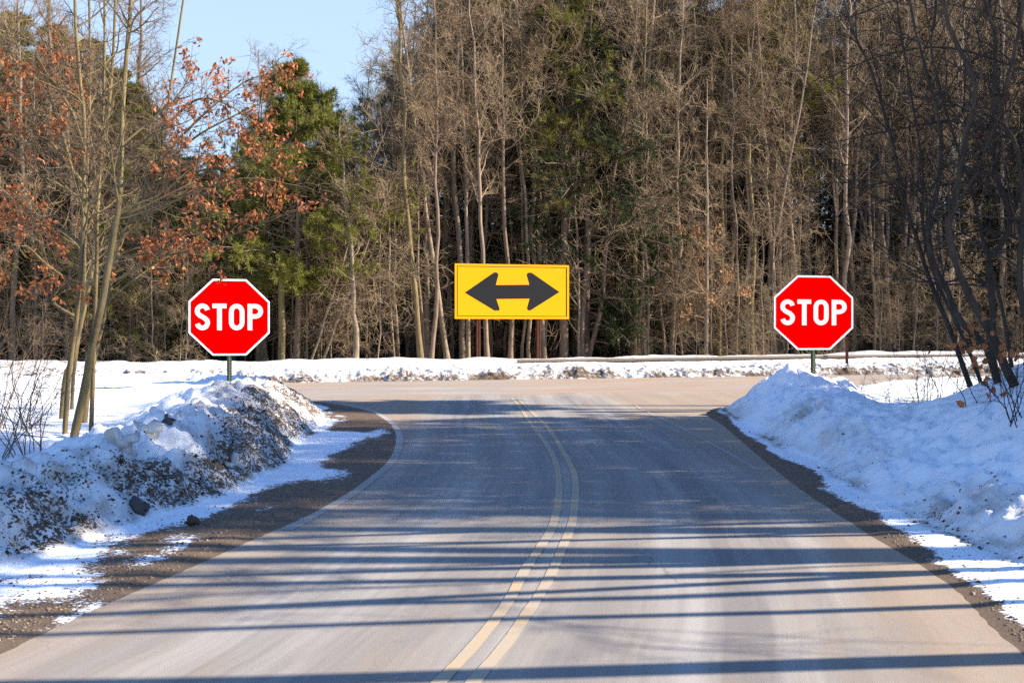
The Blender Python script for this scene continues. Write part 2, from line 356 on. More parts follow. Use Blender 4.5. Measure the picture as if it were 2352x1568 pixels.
tag(link('snow_ground', hf('snow_ground', xl, spaced(-8, 36, yst), lambda x, y: terrain(x, y, -1)), M['snow']), 'snow field and ploughed snow bank with dirt along the road', None, None, 'structure')
xr = spaced(2.0, 40, lambda x: 0.035 if x < 6.5 else 0.035 + (x - 6.5) * 0.03)
tag(link('snow_ground', hf('snow_bank', xr, spaced(-8, 46, yst), lambda x, y: terrain(x, y, 1)), M['snow']), 'snow bank rising from the road towards dark trees', None, None, 'structure')
def HL(x, y): return float(terrain(np.array([float(x)]), np.array([float(y)]), -1)[0][0])
def HR(x, y): return float(terrain(np.array([float(x)]), np.array([float(y)]), 1)[0][0])

# road sheet with coordinates along and across the lanes
YL = [G(*p)[:2] for p in ((1025, 1550), (1095, 1475), (1165, 1385), (1205, 1310), (1245, 1250), (1272, 1200), (1284, 1125), (1277, 1065), (1255, 1020), (1225, 980), (1190, 930), (1176, 915))]
YR = [G(*p)[:2] for p in ((1110, 1540), (1165, 1475), (1210, 1410), (1260, 1330), (1295, 1250), (1315, 1195), (1322, 1125), (1317, 1085), (1295, 1040), (1260, 985), (1220, 945), (1192, 918))]
MID = catmull([(-0.5, -14), (-0.42, 3.0)] + [((a[0] + b[0]) / 2, (a[1] + b[1]) / 2) for a, b in zip(YL[::2], YR[::2])] + [(-0.1, 45)], 5)
xs, ys = spaced(-50, 60, lambda v: 0.22 if -8 < v < 10 else 1.0), spaced(-12, 56, lambda v: 0.3)
X, Y = np.meshgrid(xs, ys)
lat, _, alo = near_line(X, Y, MID); crs, _, _ = near_line(X, Y, FAR)
n, m = X.shape; i = np.arange(n * m).reshape(n, m)
F = np.stack([i[:-1, :-1], i[:-1, 1:], i[1:, 1:], i[1:, :-1]], -1).reshape(-1, 4)
Zr = np.zeros_like(X)
F = F[(crs.ravel()[F] < 1.5).any(1)]
tag(link('road', np_mesh('road', np.stack([X, Y, Zr], -1).reshape(-1, 3), F, True, {'lateral': -lat, 'along': alo, 'cross': crs}), M['asphalt']),
    'salt-pale sanded asphalt road running into a cross road', None, None, 'structure')
def stripe(name, pts, w, mat, z=0.004, label=None, fade=0.0):
    c = catmull(np.array([p[:2] for p in pts]), 10); t = norm(np.gradient(c, axis=0)); nrm = np.stack([-t[:, 1], t[:, 0]], -1)
    k = len(c); ww = w * (1 + 0.12 * fbm(np.arange(k) * 0.7, np.zeros(k), 5, 2))[:, None] / 2
    V = np.vstack([np.c_[c + nrm * ww, np.full(k, z)], np.c_[c - nrm * ww, np.full(k, z)]])
    a = np.arange(k - 1); F = np.stack([a, a + k, a + k + 1, a + 1], -1)
    return tag(link(name, np_mesh(name, V, F, True, {'fade': np.tile(sstep(0.55, 0.95, np.linspace(0, 1, k)) * fade, 2)}), mat), label, None, None, 'structure')
ext = lambda L: [(L[0][0] - 0.22, L[0][1] - 1.0)] + L
stripe('road_marking', ext(YL), 0.072, M['yellow_line'], label='left line of the worn double yellow centre line')
stripe('road_marking', ext(YR), 0.072, M['yellow_line'], label='right line of the worn double yellow centre line')
stripe('road_marking', [G(*p) for p in ((560, 893), (640, 902), (785, 927), (850, 943), (885, 960), (908, 980), (917, 1000), (916, 1025), (900, 1060), (862, 1094), (800, 1140), (660, 1217))], 0.10, M['white_line'], label='white edge line curving round the left corner', fade=1.0)
stripe('road_marking', [G(*p) for p in ((1455, 928), (1474, 940), (1520, 962), (1569, 985), (1654, 1030), (1740, 1080))], 0.06, M['white_line'], label='faint white edge line on the right of the road', fade=1.0)

# ploughed snow ridge along the far edge of the cross road
def far_frame(n):
    seg = np.r_[0, np.cumsum(np.linalg.norm(np.diff(FAR, axis=0), axis=1))]
    t = np.linspace(seg[0], seg[-1], n); c = np.stack([np.interp(t, seg, FAR[:, 0]), np.interp(t, seg, FAR[:, 1])], -1)
    tt = norm(np.gradient(c, axis=0)); return t, c, np.stack([-tt[:, 1], tt[:, 0]], -1)
def ridge_profile(t, s):
    x = t
    h = 0.33 + 0.10 * fbm(x * 0.35, s * 0 + 2, 91, 2) + 0.06 * np.clip((70 - t) / 30, 0, 1)
    h = h * (1 - 0.35 * sstep(82, 92, t))
    foot = 0.28 + 0.22 * fbm(x * 1.4, s * 0, 93, 3)
    z = -0.06 + (h + 0.06) * sstep(foot - 0.22, foot + 0.75, s) ** 0.8
    back = 0.62 + 0.10 * fbm(x * 0.6, s * 0.3, 95, 3) + 0.13 * sstep(66, 80, t)
    z = z + (back - h) * sstep(1.5, 2.5, s) - (back - 0.33) * sstep(3.4, 6.5, s)
    on = sstep(0.1, 0.45, s) * (1 - sstep(1.5, 2.2, s))
    z = z + on * (0.12 * (0.22 - np.abs(fbm(x * 1.9, s * 2.6, 97, 3))) + 0.075 * fbm(x * 4.5, s * 5, 99, 3) + 0.05 * fbm(x * 10, s * 10, 88, 2)) + 0.03 * fbm(x * 2.0, s * 2, 98, 3) * sstep(1.8, 2.4, s)
    z = z + 0.05 * np.clip(fbm(x * 5, s * 5, 96, 2) - 0.15, 0, 1) * sstep(-0.1, 0.1, s) * (1 - sstep(0.4, 0.6, s))
    d = 0.50 + 0.34 * sstep(0.02, 0.2, s) * (1 - sstep(0.5, 1.0, s)) * (1 + fbm(x * 0.8, s, 94, 2)) + 0.62 * sstep(4.5, 9, s) * (1 + 0.6 * fbm(x * .3, s * .3, 90, 2)) + 0.1
    g = 0.75 * sstep(5, 10, s) * (1 + fbm(x * 0.25, s * 0.3, 89, 3))
    return z, d, g
NT_, ss = 3600, np.r_[-0.25, np.arange(0, 1.7, 0.055), np.arange(1.75, 4, 0.15), np.arange(4.2, 9, 0.5), 14]
tt_, cc_, nn_ = far_frame(NT_)
Sg, Tg = np.meshgrid(ss, tt_); zf, df, gf = ridge_profile(Tg, Sg)
Vf = np.concatenate([cc_[:, None, :] + nn_[:, None, :] * ss[None, :, None], zf[..., None]], -1)
i = np.arange(Vf.shape[0] * Vf.shape[1]).reshape(Vf.shape[:2])
Ff = np.stack([i[:-1, :-1], i[1:, :-1], i[1:, 1:], i[:-1, 1:]], -1).reshape(-1, 4)[:, ::-1]
tag(link('snow_ridge', np_mesh('snow_ridge', Vf.reshape(-1, 3), Ff, True, {'dirt': df, 'gravel': gf}), M['snow']), 'ploughed snow ridge along the far edge of the cross road', None, None, 'structure')
def far_at(px_x, s):
    """point s metres behind the far road edge on the sight line through picture column px_x, with the heading of the edge there"""
    k = (px_x - CX) / FPX; q = cc_ + nn_ * s; j = int(np.argmin(np.abs(q[:, 0] - k * q[:, 1]) + (q[:, 1] < 10) * 1e3))
    return q[j], nn_[j], float(ridge_profile(tt_[j:j + 1], np.array([s]))[0][0])

# base ground to the horizon with the wooded rise behind the road
def ground_z(x, y):
    sd, _, _ = near_line(x, y, FAR)
    rise = 0.16 * np.clip(sd - 8, 0, 90) * (0.25 + 0.75 * sstep(-14, 6, x - 0.02 * y))
    return np.where(sd > 6, 0.26 + 0.2 * fbm(x * 0.2, y * 0.2, 7, 3) + rise, -0.25)
gx = spaced(-500, 500, lambda v: max(0.9, abs(v) * 0.12)); gy = spaced(-120, 900, lambda v: 1.0 if 30 < v < 80 else max(2.0, abs(v - 55) * 0.1))
X, Y = np.meshgrid(gx, gy); Zg = ground_z(X, Y); sdg, _, _ = near_line(X, Y, FAR)
n, m = X.shape; i = np.arange(n * m).reshape(n, m)
Fg = np.stack([i[:-1, :-1], i[:-1, 1:], i[1:, 1:], i[1:, :-1]], -1).reshape(-1, 4)
wood = sstep(5, 10, sdg)
tag(link('ground', np_mesh('ground', np.stack([X, Y, Zg], -1).reshape(-1, 3), Fg, True,
    {'dirt': 0.1 + 0.6 * wood, 'gravel': wood * np.clip(0.75 + 0.5 * fbm(X * 0.12, Y * 0.12, 15, 3), 0, 1.3)}), M['snow']), 'leaf-littered snowy forest floor', None, None, 'structure')

# ------------------------------------------------------------------ signs
M['red'] = flat('red_sheeting', (0.88, 0.0, 0.0), 0.6, 0.0, 0.02, 3)
M['white'] = flat('white_sheeting', (0.88, 0.88, 0.87), 0.6, 0.0, 0.02, 3)
M['yellow'] = flat('yellow_sheeting', (0.93, 0.40, 0.012), 0.6, 0.0, 0.025, 2)
M['black'] = flat('black_sheeting', (0.021, 0.021, 0.022), 0.6, 0.1, 0.1, 4)
M['green_post'] = flat('green_steel', (0.035, 0.05, 0.028), 0.5, 0.4, 0.25, 9)
M['hole'] = flat('post_holes', (0.22, 0.25, 0.18), 0.7, 0.1)
M['rust'] = flat('rusty_steel', (0.10, 0.040, 0.024), 0.85, 0.1, 0.4, 8)
M['alu'] = flat('bare_aluminium', (0.45, 0.45, 0.44), 0.4, 0.5, 0.08, 4)
M['zinc'] = flat('weathered_zinc', (0.19, 0.15, 0.115), 0.7, 0.2, 0.22, 1.5)
def octagon(r):  # r = half of the width over flats
    k = math.tan(math.pi / 8) * r
    return [(-k, -r), (k, -r), (r, -k), (r, k), (k, r), (-k, r), (-r, k), (-r, -k)]
def stroke(pts, w):
    """outline quads of a pen stroke of width w along pts (x,z)"""
    p = np.array(pts, float); t = norm(np.gradient(p, axis=0)); nr = np.stack([-t[:, 1], t[:, 0]], -1) * w / 2
    return p + nr, p - nr
def arc(cx, cz, rx, rz, a0, a1, n=14):
    return [(cx + rx * math.cos(math.radians(a)), cz + rz * math.sin(math.radians(a))) for a in np.linspace(a0, a1, n)]
def ribbon(bm, pts, w, y0, y1, closed=False):
    if closed:
        p = np.array(pts, float); t = norm(np.roll(p, -1, 0) - np.roll(p, 1, 0)); nr = np.stack([-t[:, 1], t[:, 0]], -1) * w / 2; a, b = p + nr, p - nr
    else: a, b = stroke(pts, w)
    n = len(pts); vs = [[bm.verts.new((q[k][0], y, q[k][1])) for k in range(n)] for q in (a, b) for y in (y0, y1)]
    a0, a1, b0, b1 = vs
    for k in range(n if closed else n - 1):
        j = (k + 1) % n
        bm.faces.new((a0[k], a0[j], b0[j], b0[k])); bm.faces.new((a1[k], b1[k], b1[j], a1[j]))
        bm.faces.new((a0[k], a1[k], a1[j], a0[j])); bm.faces.new((b0[k], b0[j], b1[j], b1[k]))
    if not closed:
        bm.faces.new((a0[0], b0[0], b1[0], a1[0])); bm.faces.new((a0[-1], a1[-1], b1[-1], b0[-1]))
def stop_sign(x, y, zc, zb, width, yaw, label):
    r = empty('stop_sign', (x, y, zb), (0, 0, yaw)); tag(r, label, 'stop sign', 'stop signs at the junction')
    h = zc - zb; R_ = width / 2
    bm = bmesh.new(); prism(bm, [(a, b + h) for a, b in octagon(R_)], -0.030, -0.024)
    link('sign_border', bm_mesh('sign_border', bm, M['white']), None, r)
    bm = bmesh.new(); prism(bm, [(a, b + h) for a, b in octagon(R_ * 0.952)], -0.033, -0.0302)
    link('sign_face', bm_mesh('sign_face', bm, M['red']), None, r)
    bm = bmesh.new(); prism(bm, [(a, b + h) for a, b in octagon(R_ * 0.995)], -0.0238, -0.020)
    link('sign_back', bm_mesh('sign_back', bm, M['alu']), None, r)
    s = width; w = 0.057 * s; T, B = 0.176 * s + h, -0.168 * s + h; mid = (T + B) / 2; y0, y1 = -0.0365, -0.0332
    bm = bmesh.new()
    # S
    x0, x1 = -0.425 * s, -0.242 * s; cx_ = (x0 + x1) / 2; rx = (x1 - x0 - w) / 2; q = (T - B - w) / 4
    ct, cb = T - w / 2 - q, B + w / 2 + q
    path = arc(cx_, ct, rx, q, 15, 180, 14) + [(cx_ - rx * 0.93, ct - q * 0.32), (cx_ - rx * 0.55, ct - q * 0.72), (cx_ + rx * 0.45, cb + q * 0.78), (cx_ + rx * 0.9, cb + q * 0.36)] + arc(cx_, cb, rx, q, 0, -165, 14)
    ribbon(bm, path, w, y0, y1)
    # T: bar and stem as one outline
    x0, x1 = -0.211 * s, -0.039 * s; c_ = (x0 + x1) / 2
    prism(bm, [(x0, T - w), (c_ - w / 2, T - w), (c_ - w / 2, B), (c_ + w / 2, B), (c_ + w / 2, T - w), (x1, T - w), (x1, T), (x0, T)], y0, y1)
    # O
    x0, x1 = -0.008 * s, 0.183 * s; c_ = (x0 + x1) / 2; rx = (x1 - x0 - w) / 2; rz = rx * 1.15
    ribbon(bm, arc(c_, T - w / 2 - rz, rx, rz, 0, 180, 14) + arc(c_, B + w / 2 + rz, rx, rz, 180, 360, 14), w, y0, y1, True)
    # P
    x0, x1 = 0.223 * s, 0.414 * s; xs_ = x0 + w; bh_ = (T - B) * 0.56; rz = (bh_ - w) / 2; rx = min(rz, (x1 - xs_) * 0.7); xa = x1 - w / 2 - rx
    prism(bm, [(x0, B), (xs_, B), (xs_, T), (x0, T)], y0, y1)
    ribbon(bm, [(xs_, T - w / 2)] + arc(xa, T - w / 2 - rz, rx, rz, 90, -90, 14) + [(xs_, T - w / 2 - 2 * rz)], w, y0, y1)
    bmesh.ops.recalc_face_normals(bm, faces=bm.faces)
    link('lettering', bm_mesh('lettering', bm, M['white']), None, r)
    # perforated U-channel post
    bm = bmesh.new(); pw = 0.044; top = h + R_ * 0.6
    prof = [(-pw, 0.012), (-pw, 0.004), (-pw * 0.5, 0.002), (-pw * 0.42, -0.018), (pw * 0.42, -0.018), (pw * 0.5, 0.002), (pw, 0.004), (pw, 0.012), (pw * 0.42, 0.010), (pw * 0.34, -0.010), (-pw * 0.34, -0.010), (-pw * 0.42, 0.010)]
    a = [bm.verts.new((p[0], p[1], -0.7)) for p in prof]; b = [bm.verts.new((p[0], p[1], top)) for p in prof]
    for k in range(12): bm.faces.new((a[k], a[(k + 1) % 12], b[(k + 1) % 12], b[k]))
    bm.faces.new(b); nf = len(bm.faces)
    for k in range(int((top + 0.1) / 0.05)):
        zz = -0.1 + k * 0.05
        vs = [bm.verts.new((0.010 * math.cos(t), -0.0188, zz + 0.010 * math.sin(t))) for t in np.linspace(0, 2 * math.pi, 8, endpoint=False)]
        f = bm.faces.new(vs); f.material_index = 1
    bmesh.ops.recalc_face_normals(bm, faces=list(bm.faces)[:nf])
    me = bm_mesh('post', bm, M['green_post']); me.materials.append(M['hole']); link('post', me, None, r)
    for dz in (-0.25, 0.25):
        bm = bmesh.new(); bmesh.ops.create_uvsphere(bm, u_segments=10, v_segments=6, radius=0.012, matrix=Matrix.Translation((0, -0.034, h + dz * width * 1.55)) @ Matrix.Diagonal((1, 0.4, 1, 1)))
        link('bolt', bm_mesh('bolt', bm, M['red'], True), None, r)
    return r
def place_sign(pcx, pcy, w_px, h_px, D, yaw, ground, label):
    x = (pcx - CX) / FPX * D; r = stop_sign(x, D, CAM_H + (HOR - pcy) * D / FPX, ground(x, D) - 0.03, h_px * D / FPX, yaw, label)
    r.scale[0] = w_px / h_px / math.cos(yaw + math.atan2(x, D))
place_sign(527, 728.5, 181, 175, 23.0, math.radians(20), HL, 'red stop sign on green post in the snow near the orange-leaved trees')
place_sign(1868, 718, 176, 170, 23.65, math.radians(15), HR, 'red stop sign standing behind the pointed snow heap by the dark leaning trees')

# yellow two-way arrow sign behind the guardrail
DA = 43.4; ks = DA / FPX
ar = empty('arrow_sign', (0, DA, 0.3), (0, 0, math.radians(16))); tag(ar, 'yellow sign with black two-way arrow on rusty posts behind the guardrail', 'road sign')
aw, ah = 262 * ks / math.cos(math.radians(16)), 125 * ks; az = CAM_H + 90 * ks - 0.3
def A(cx, cy): return ((cx - 955) / 1066.0 * aw, az - (cy - 621.5) / 509.0 * ah)
bm = bmesh.new(); prism(bm, [(-aw / 2, az - ah / 2), (aw / 2, az - ah / 2), (aw / 2, az + ah / 2), (-aw / 2, az + ah / 2)], -0.094, -0.088)
link('sign_face', bm_mesh('sign_face', bm, M['yellow']), None, ar)
bm = bmesh.new(); prism(bm, [(-aw / 2 * .997, az - ah / 2 * .995), (aw / 2 * .997, az - ah / 2 * .995), (aw / 2 * .997, az + ah / 2 * .995), (-aw / 2 * .997, az + ah / 2 * .995)], -0.0878, -0.080)
link('sign_back', bm_mesh('sign_back', bm, M['alu']), None, ar)
bm = bmesh.new()
o0, o1 = A(443, 388), A(1468, 852); th = 0.022
for (xa, xb, za, zb) in ((o0[0], o1[0], o0[1] - th, o0[1]), (o0[0], o1[0], o1[1], o1[1] + th), (o0[0], o0[0] + th, o1[1] + th, o0[1] - th), (o1[0] - th * 1.9, o1[0], o1[1] + th, o0[1] - th)):
    prism(bm, [(xa, za), (xb, za), (xb, zb), (xa, zb)], -0.0965, -0.0942)
link('border_line', bm_mesh('border_line', bm, M['black']), None, ar)
half = [(513, 634), (770, 452), (786, 443), (804, 443), (818, 453), (822, 468), (798, 561), (1112, 555), (1086, 466), (1090, 450), (1102, 442), (1132, 442), (1396, 621), (1130, 790), (1112, 797), (1096, 790), (1088, 776), (1092, 762), (1113, 685), (803, 691), (833, 780), (830, 797), (786, 798)]
bm = bmesh.new(); prism(bm, [A(*p) for p in half][::-1], -0.0965, -0.0942)
bm.normal_update(); bmesh.ops.triangulate(bm, faces=[f for f in bm.faces if len(f.verts) > 4], ngon_method='EAR_CLIP'); bmesh.ops.recalc_face_normals(bm, faces=bm.faces)
link('arrow', bm_mesh('arrow', bm, M['black']), None, ar)
for px in (1096, 1240):
    bm = bmesh.new(); xx = (px - CX) * ks
    box(bm, xx - 0.07, xx - 0.012, -0.078, 0.07, -0.6, az + ah * 0.3); box(bm, xx - 0.0118, xx + 0.012, -0.02, 0.012, -0.6, az + ah * 0.3); box(bm, xx + 0.0122, xx + 0.07, -0.078, 0.07, -0.6, az + ah * 0.3)
    link('post', bm_mesh('post', bm, M['rust']), None, ar)

# guardrail along the far side: W-beam on posts
def guardrail():
    j0 = int(np.argmin(np.abs(tt_ - 64))); j1 = int(np.argmin(np.abs(tt_ - 108)))
    sel = slice(j0, j1, 16); c = cc_[sel] + nn_[sel] * 2.05; nr = nn_[sel]; tv = tt_[sel]
    o = empty('guardrail', (float(c[0][0]), float(c[0][1]), 0.2)); tag(o, 'long weathered steel guardrail above the far snow ridge', 'guardrail')
    prof = [(-0.0, 0.0), (-0.05, 0.02), (-0.05, 0.09), (0.02, 0.125), (0.02, 0.165), (-0.05, 0.20), (-0.05, 0.27), (0.0, 0.29)]
    prof = prof + [(a + 0.012, b) for a, b in prof[::-1]]
    K, Np = len(c), len(prof); base = np.array([c[0][0], c[0][1], 0.2])
    z0 = 0.33 + 0.08 * sstep(64, 80, tv)
    V = np.zeros((K, Np, 3))
    for q, (a, b) in enumerate(prof):
        V[:, q, :2] = c + nr * a; V[:, q, 2] = z0 + b
    V = V - base; i = np.arange(K * Np).reshape(K, Np); nx = np.roll(i, -1, 1)
    F = np.stack([i[:-1], i[1:], nx[1:], nx[:-1]], -1).reshape(-1, 4)
    link('rail', np_mesh('rail', V.reshape(-1, 3), F, False), M['zinc'], o)
    step = max(1, int(3.0 / (tv[1] - tv[0])))
    for k in range(1, K, step):
        bm = bmesh.new(); p = c[k] + nr[k] * 0.1; ang = math.atan2(nr[k][1], nr[k][0]) - math.pi / 2
        box(bm, -0.05, 0.05, -0.075, 0.075, -0.5, 0.25)
        q = link('post', bm_mesh('post', bm, M['rust']), None, o); q.location = (p[0] - base[0], p[1] - base[1], z0[k] - 0.2); q.rotation_euler = (0, 0, ang)
guardrail()
# short rusty marker post in front of the rail
q, nv, zz = far_at(1945, 1.75)
bm = bmesh.new(); box(bm, -0.05, 0.05, -0.03, -0.022, -0.5, 1.05); box(bm, -0.05, -0.042, -0.0218, 0.03, -0.5, 1.05); box(bm, 0.042, 0.05, -0.0218, 0.03, -0.5, 1.05)
mp = link('marker_post', bm_mesh('marker_post', bm, M['rust'])); mp.location = (q[0], q[1], zz); tag(mp, 'slim rusty post standing in the snow before the guardrail', 'post')

# ------------------------------------------------------------------ trees
def grow(rng, base, d, L, r, K, wander=0.15, up=0.0, tip=0.25):
    N = len(base); pts = np.zeros((N, K, 3)); pts[:, 0] = base; d = norm(d)
    for k in range(1, K):
        d = norm(d + rng.normal(0, wander, (N, 3)) + np.array([0, 0, up])); pts[:, k] = pts[:, k - 1] + d * (L / (K - 1))[:, None]
    return pts, r[:, None] * np.linspace(1, tip, K)[None, :]
def kids(rng, pts, rad, per, t0, t1, amin, amax, rr=0.55, flat_=0.0):
    """positions and directions for per children on each parent"""
    N, K, _ = pts.shape; idx = np.repeat(np.arange(N), per); t = rng.uniform(t0, t1, len(idx)); f = t * (K - 1)
    k = np.minimum(f.astype(int), K - 2); w = (f - k)[:, None]
    p = pts[idx, k] * (1 - w) + pts[idx, k + 1] * w; tan = norm(pts[idx, k + 1] - pts[idx, k])
    r = rad[idx, k] * (1 - w[:, 0]) + rad[idx, k + 1] * w[:, 0]
    q = rng.normal(0, 1, (len(idx), 3)); q[:, 2] *= (1 - flat_); q = norm(q - tan * (q * tan).sum(1, keepdims=True))
    a = np.radians(rng.uniform(amin, amax, len(idx)))[:, None]
    return p, norm(tan * np.cos(a) + q * np.sin(a)), r * rr, t, idx
def crown_from(rng, stems, rads, cfg):
    """limbs, branches, twigs on given stems; returns wood (limbs) and crown (finer) mesh pieces and the twig polylines"""
    p, d, r, t, idx = kids(rng, stems, rads, cfg['limbs'], cfg['t0'], 0.98, cfg.get('a0', 35), cfg.get('a1', 75), cfg.get('rr', 0.5))
    L = cfg['limb_len'] * (1 - 0.62 * t) * rng.uniform(0.55, 1.25, len(t))
    lp, lr = grow(rng, p, d, L, np.maximum(r, 0.012), 7, cfg.get('wander', 0.16), cfg.get('up', 0.05))
    p, d, r, t, idx = kids(rng, lp, lr, cfg['subs'], 0.15, 1.0, 25, 65, 0.6)
    L2 = L[idx] * 0.62 * (1 - 0.5 * t) * rng.uniform(0.5, 1.2, len(t))
    sp, sr = grow(rng, p, d, L2, np.maximum(r, cfg['rmin'] * 1.4), 5, 0.13, cfg.get('up', 0.05) * 0.8)
    p, d, r, t, idx = kids(rng, sp, sr, cfg['twigs'], 0.1, 1.0, 25, 70, 0.6)
    L3 = np.maximum(L2[idx] * 0.66 * rng.uniform(0.5, 1.3, len(t)), 0.18)
    tp, tr = grow(rng, p, d, L3, np.maximum(r * 0.8, cfg['rmin']), 4, 0.12, 0.04, 0.4)
    parts = [tubes(sp, sr, 4), tubes(tp, tr, 3)]
    if cfg.get('fine', 0):
        p, d, r, t, idx = kids(rng, tp, tr, cfg['fine'], 0.2, 1.0, 25, 70, 0.7)
        L4 = np.maximum(L3[idx] * 0.75 * rng.uniform(0.5, 1.2, len(t)), 0.12)
        fp, fr = grow(rng, p, d, L4, np.full(len(t), cfg['rmin'] * 0.8), 3, 0.1, 0.03, 0.5)
        parts.append(tubes(fp, fr, 3)); tp = fp
    return tubes(lp, lr, 5), parts, tp
def bare_tree(seed, H, r0, limbs=30, subs=8, twigs=7, fine=2, fork=None, t0=0.28, limb_len=None, wob=0.03, lean=(0, 0), rmin=0.0078, a0=35, a1=75, up=0.05, kink=None):
    rng = np.random.default_rng(seed); K = 15
    z = np.linspace(-0.3, H, K); sway = np.cumsum(rng.normal(0, wob, (K, 2)), 0) * (H / 14); sway -= sway[0]
    tr = np.zeros((1, K, 3)); tr[0, :, :2] = sway + np.outer(np.linspace(0, H, K), lean); tr[0, :, 2] = z
    rad = (r0 * (0.16 + 0.84 * (1 - np.linspace(0, 1, K)) ** 0.8))[None, :].copy(); rad[0, 0] *= 1.35
    wood = [tubes(tr, rad, 9)]; stems, rads = [tr], [rad]
    if fork:
        for (tf, dx, dy) in fork:
            k = int(tf * (K - 1)); n2 = K
            zz = np.linspace(0, 1, n2); st = np.zeros((1, n2, 3)); L = (H - tr[0, k, 2]) * 0.95
            st[0] = tr[0, k] + np.stack([dx * L * zz ** 0.85, dy * L * zz ** 0.85, L * zz], -1); st[0, 1:, :2] += np.cumsum(rng.normal(0, wob, (n2 - 1, 2)), 0)
            rd = (rad[0, k] * 0.8 * (0.18 + 0.82 * (1 - zz)))[None, :]
            wood.append(tubes(st, rd, 7)); stems.append(st); rads.append(rd)
    stems, rads = np.concatenate(stems), np.concatenate(rads)
    cfg = dict(limbs=max(4, limbs // len(stems)), t0=t0, limb_len=limb_len or 0.30 * H, subs=subs, twigs=twigs, fine=fine, rmin=rmin, a0=a0, a1=a1, up=up)
    lw, parts, _ = crown_from(rng, stems, rads, cfg)
    return np_mesh('trunk', *join(wood + [lw])), np_mesh('crown', *join(parts))
def blades(rng, pos, d, n, L, w):
    """n thin needles-like triangles round each position, leaning along d"""
    N = len(pos); P0 = np.repeat(pos, n, 0); D = norm(np.repeat(d, n, 0) * 0.7 + rng.normal(0, 0.6, (N * n, 3)))
    sd = norm(np.cross(D, rng.normal(0, 1, (N * n, 3)))); l = L * rng.uniform(0.6, 1.25, (N * n, 1)); P0 = P0 + rng.normal(0, L * 0.15, P0.shape)
    V = np.stack([P0 - sd * w / 2, P0 + sd * w / 2, P0 + D * l], 1).reshape(-1, 3)
    return V, np.arange(len(V)).reshape(-1, 3)
def pine(seed, H, r0, boughs=70, t0=0.2, blen=0.24, droop=-0.02, per=9, tufts=3, nb=10, L=0.22, w=0.032, a0=62, a1=95, ragged=0.35):
    rng = np.random.default_rng(seed); K = 12
    tr = np.zeros((1, K, 3)); tr[0, :, 2] = np.linspace(-0.3, H, K); tr[0, :, :2] = np.cumsum(rng.normal(0, 0.04, (K, 2)), 0) * H / 14; tr[0, :, :2] -= tr[0, 0, :2]
    rad = (r0 * (0.1 + 0.9 * (1 - np.linspace(0, 1, K))))[None, :]
    p, d, r, t, idx = kids(rng, tr, rad, boughs, t0, 0.985, a0, a1, 0.35)
    env = np.minimum(1.0, (1 - t) * 1.6 + 0.10) * (0.55 + 0.45 * sstep(t0, t0 + 0.25, t))
    Lb = blen * H * env * rng.uniform(1 - ragged, 1 + ragged, len(t))
    bp, br = grow(rng, p, d, Lb, np.maximum(r, 0.012), 6, 0.08, droop)
    p, d, r, t, idx = kids(rng, bp, br, per, 0.25, 1.0, 25, 65, 0.5, 0.6)
    sp, sr = grow(rng, p, d, Lb[idx] * 0.33 * rng.uniform(0.5, 1.2, len(t)), np.full(len(t), 0.006), 4, 0.12, 0.02)
    ks_ = rng.integers(1, 4, (len(sp), tufts)); pos = sp[np.arange(len(sp))[:, None], ks_].reshape(-1, 3); dd = np.repeat(norm(sp[:, -1] - sp[:, 0]), tufts, 0)
    dd = norm(dd + np.array([0, 0, 0.25])); pos = pos + rng.normal(0, 0.05, pos.shape)
    V, F = blades(rng, pos, dd, nb, L, w)
    return np_mesh('trunk', *join([tubes(tr, rad, 8), tubes(bp, br, 4), tubes(sp, sr, 3)])), np_mesh('crown', V, F, False)
def set_mat(pair, a, b):
    for me, m_ in zip(pair, (a, b)):
        if len(me.materials) == 0: me.materials.append(m_)
    return pair
def plant(name, pair, loc, label, cat, group=None, rz=0.0, tilt=(0, 0), sc=1.0, parts=('trunk', 'crown')):
    o = empty(name, loc, (tilt[1], tilt[0], rz)); o.rotation_mode = 'XYZ'; o.scale = (sc, sc, sc) if not isinstance(sc, tuple) else sc
    # turn about the own axis first, then lean
    o.rotation_euler = (Matrix.Rotation(tilt[0], 3, 'Y') @ Matrix.Rotation(tilt[1], 3, 'X') @ Matrix.Rotation(rz, 3, 'Z')).to_euler()
    tag(o, label, cat, group)
    for nm, me in zip(parts, pair):
        if me is not None: link(nm, me, None, o)
    return o
R = random.Random(11)
# prototypes of the wood beyond the road
SLIM = [set_mat(bare_tree(100 + k, R.uniform(15, 19), R.uniform(0.095, 0.12), limbs=26, subs=6, twigs=5, t0=(.3, .44, .36, .5, .4)[k], limb_len=3.2, wob=0.06, a0=25, a1=62), M[('bark_grey', 'bark_olive', 'bark_grey', 'bark_brown', 'bark_pale')[k]], M['twig']) for k in range(5)]
POLE = [set_mat(bare_tree(160 + k, R.uniform(15, 19), R.uniform(0.055, 0.08), limbs=16, subs=5, twigs=5, t0=.5, limb_len=2.2, wob=0.07, a0=25, a1=60), M[('bark_pale', 'bark_grey')[k]], M['twig']) for k in range(2)]
THICK = [set_mat(bare_tree(120 + k, R.uniform(20, 23), 0.21, limbs=30, subs=6, twigs=5, t0=0.38, limb_len=4.6, wob=0.05), M['bark_brown'], M['twig']) for k in range(2)]
REDB = [set_mat(bare_tree(125, 21, 0.17, limbs=26, subs=6, twigs=5, t0=0.38, limb_len=4.0, wob=0.05), M['bark_red'], M['twig'])]
FORK = [set_mat(bare_tree(130 + k, R.uniform(16, 19), 0.12, limbs=32, subs=6, twigs=5, fork=[(0.22 + 0.1 * k, 0.28, 0.05), (0.5, -0.22, 0.1)], t0=0.2, limb_len=3.4, wob=0.05), M['bark_grey'], M['twig']) for k in range(2)]
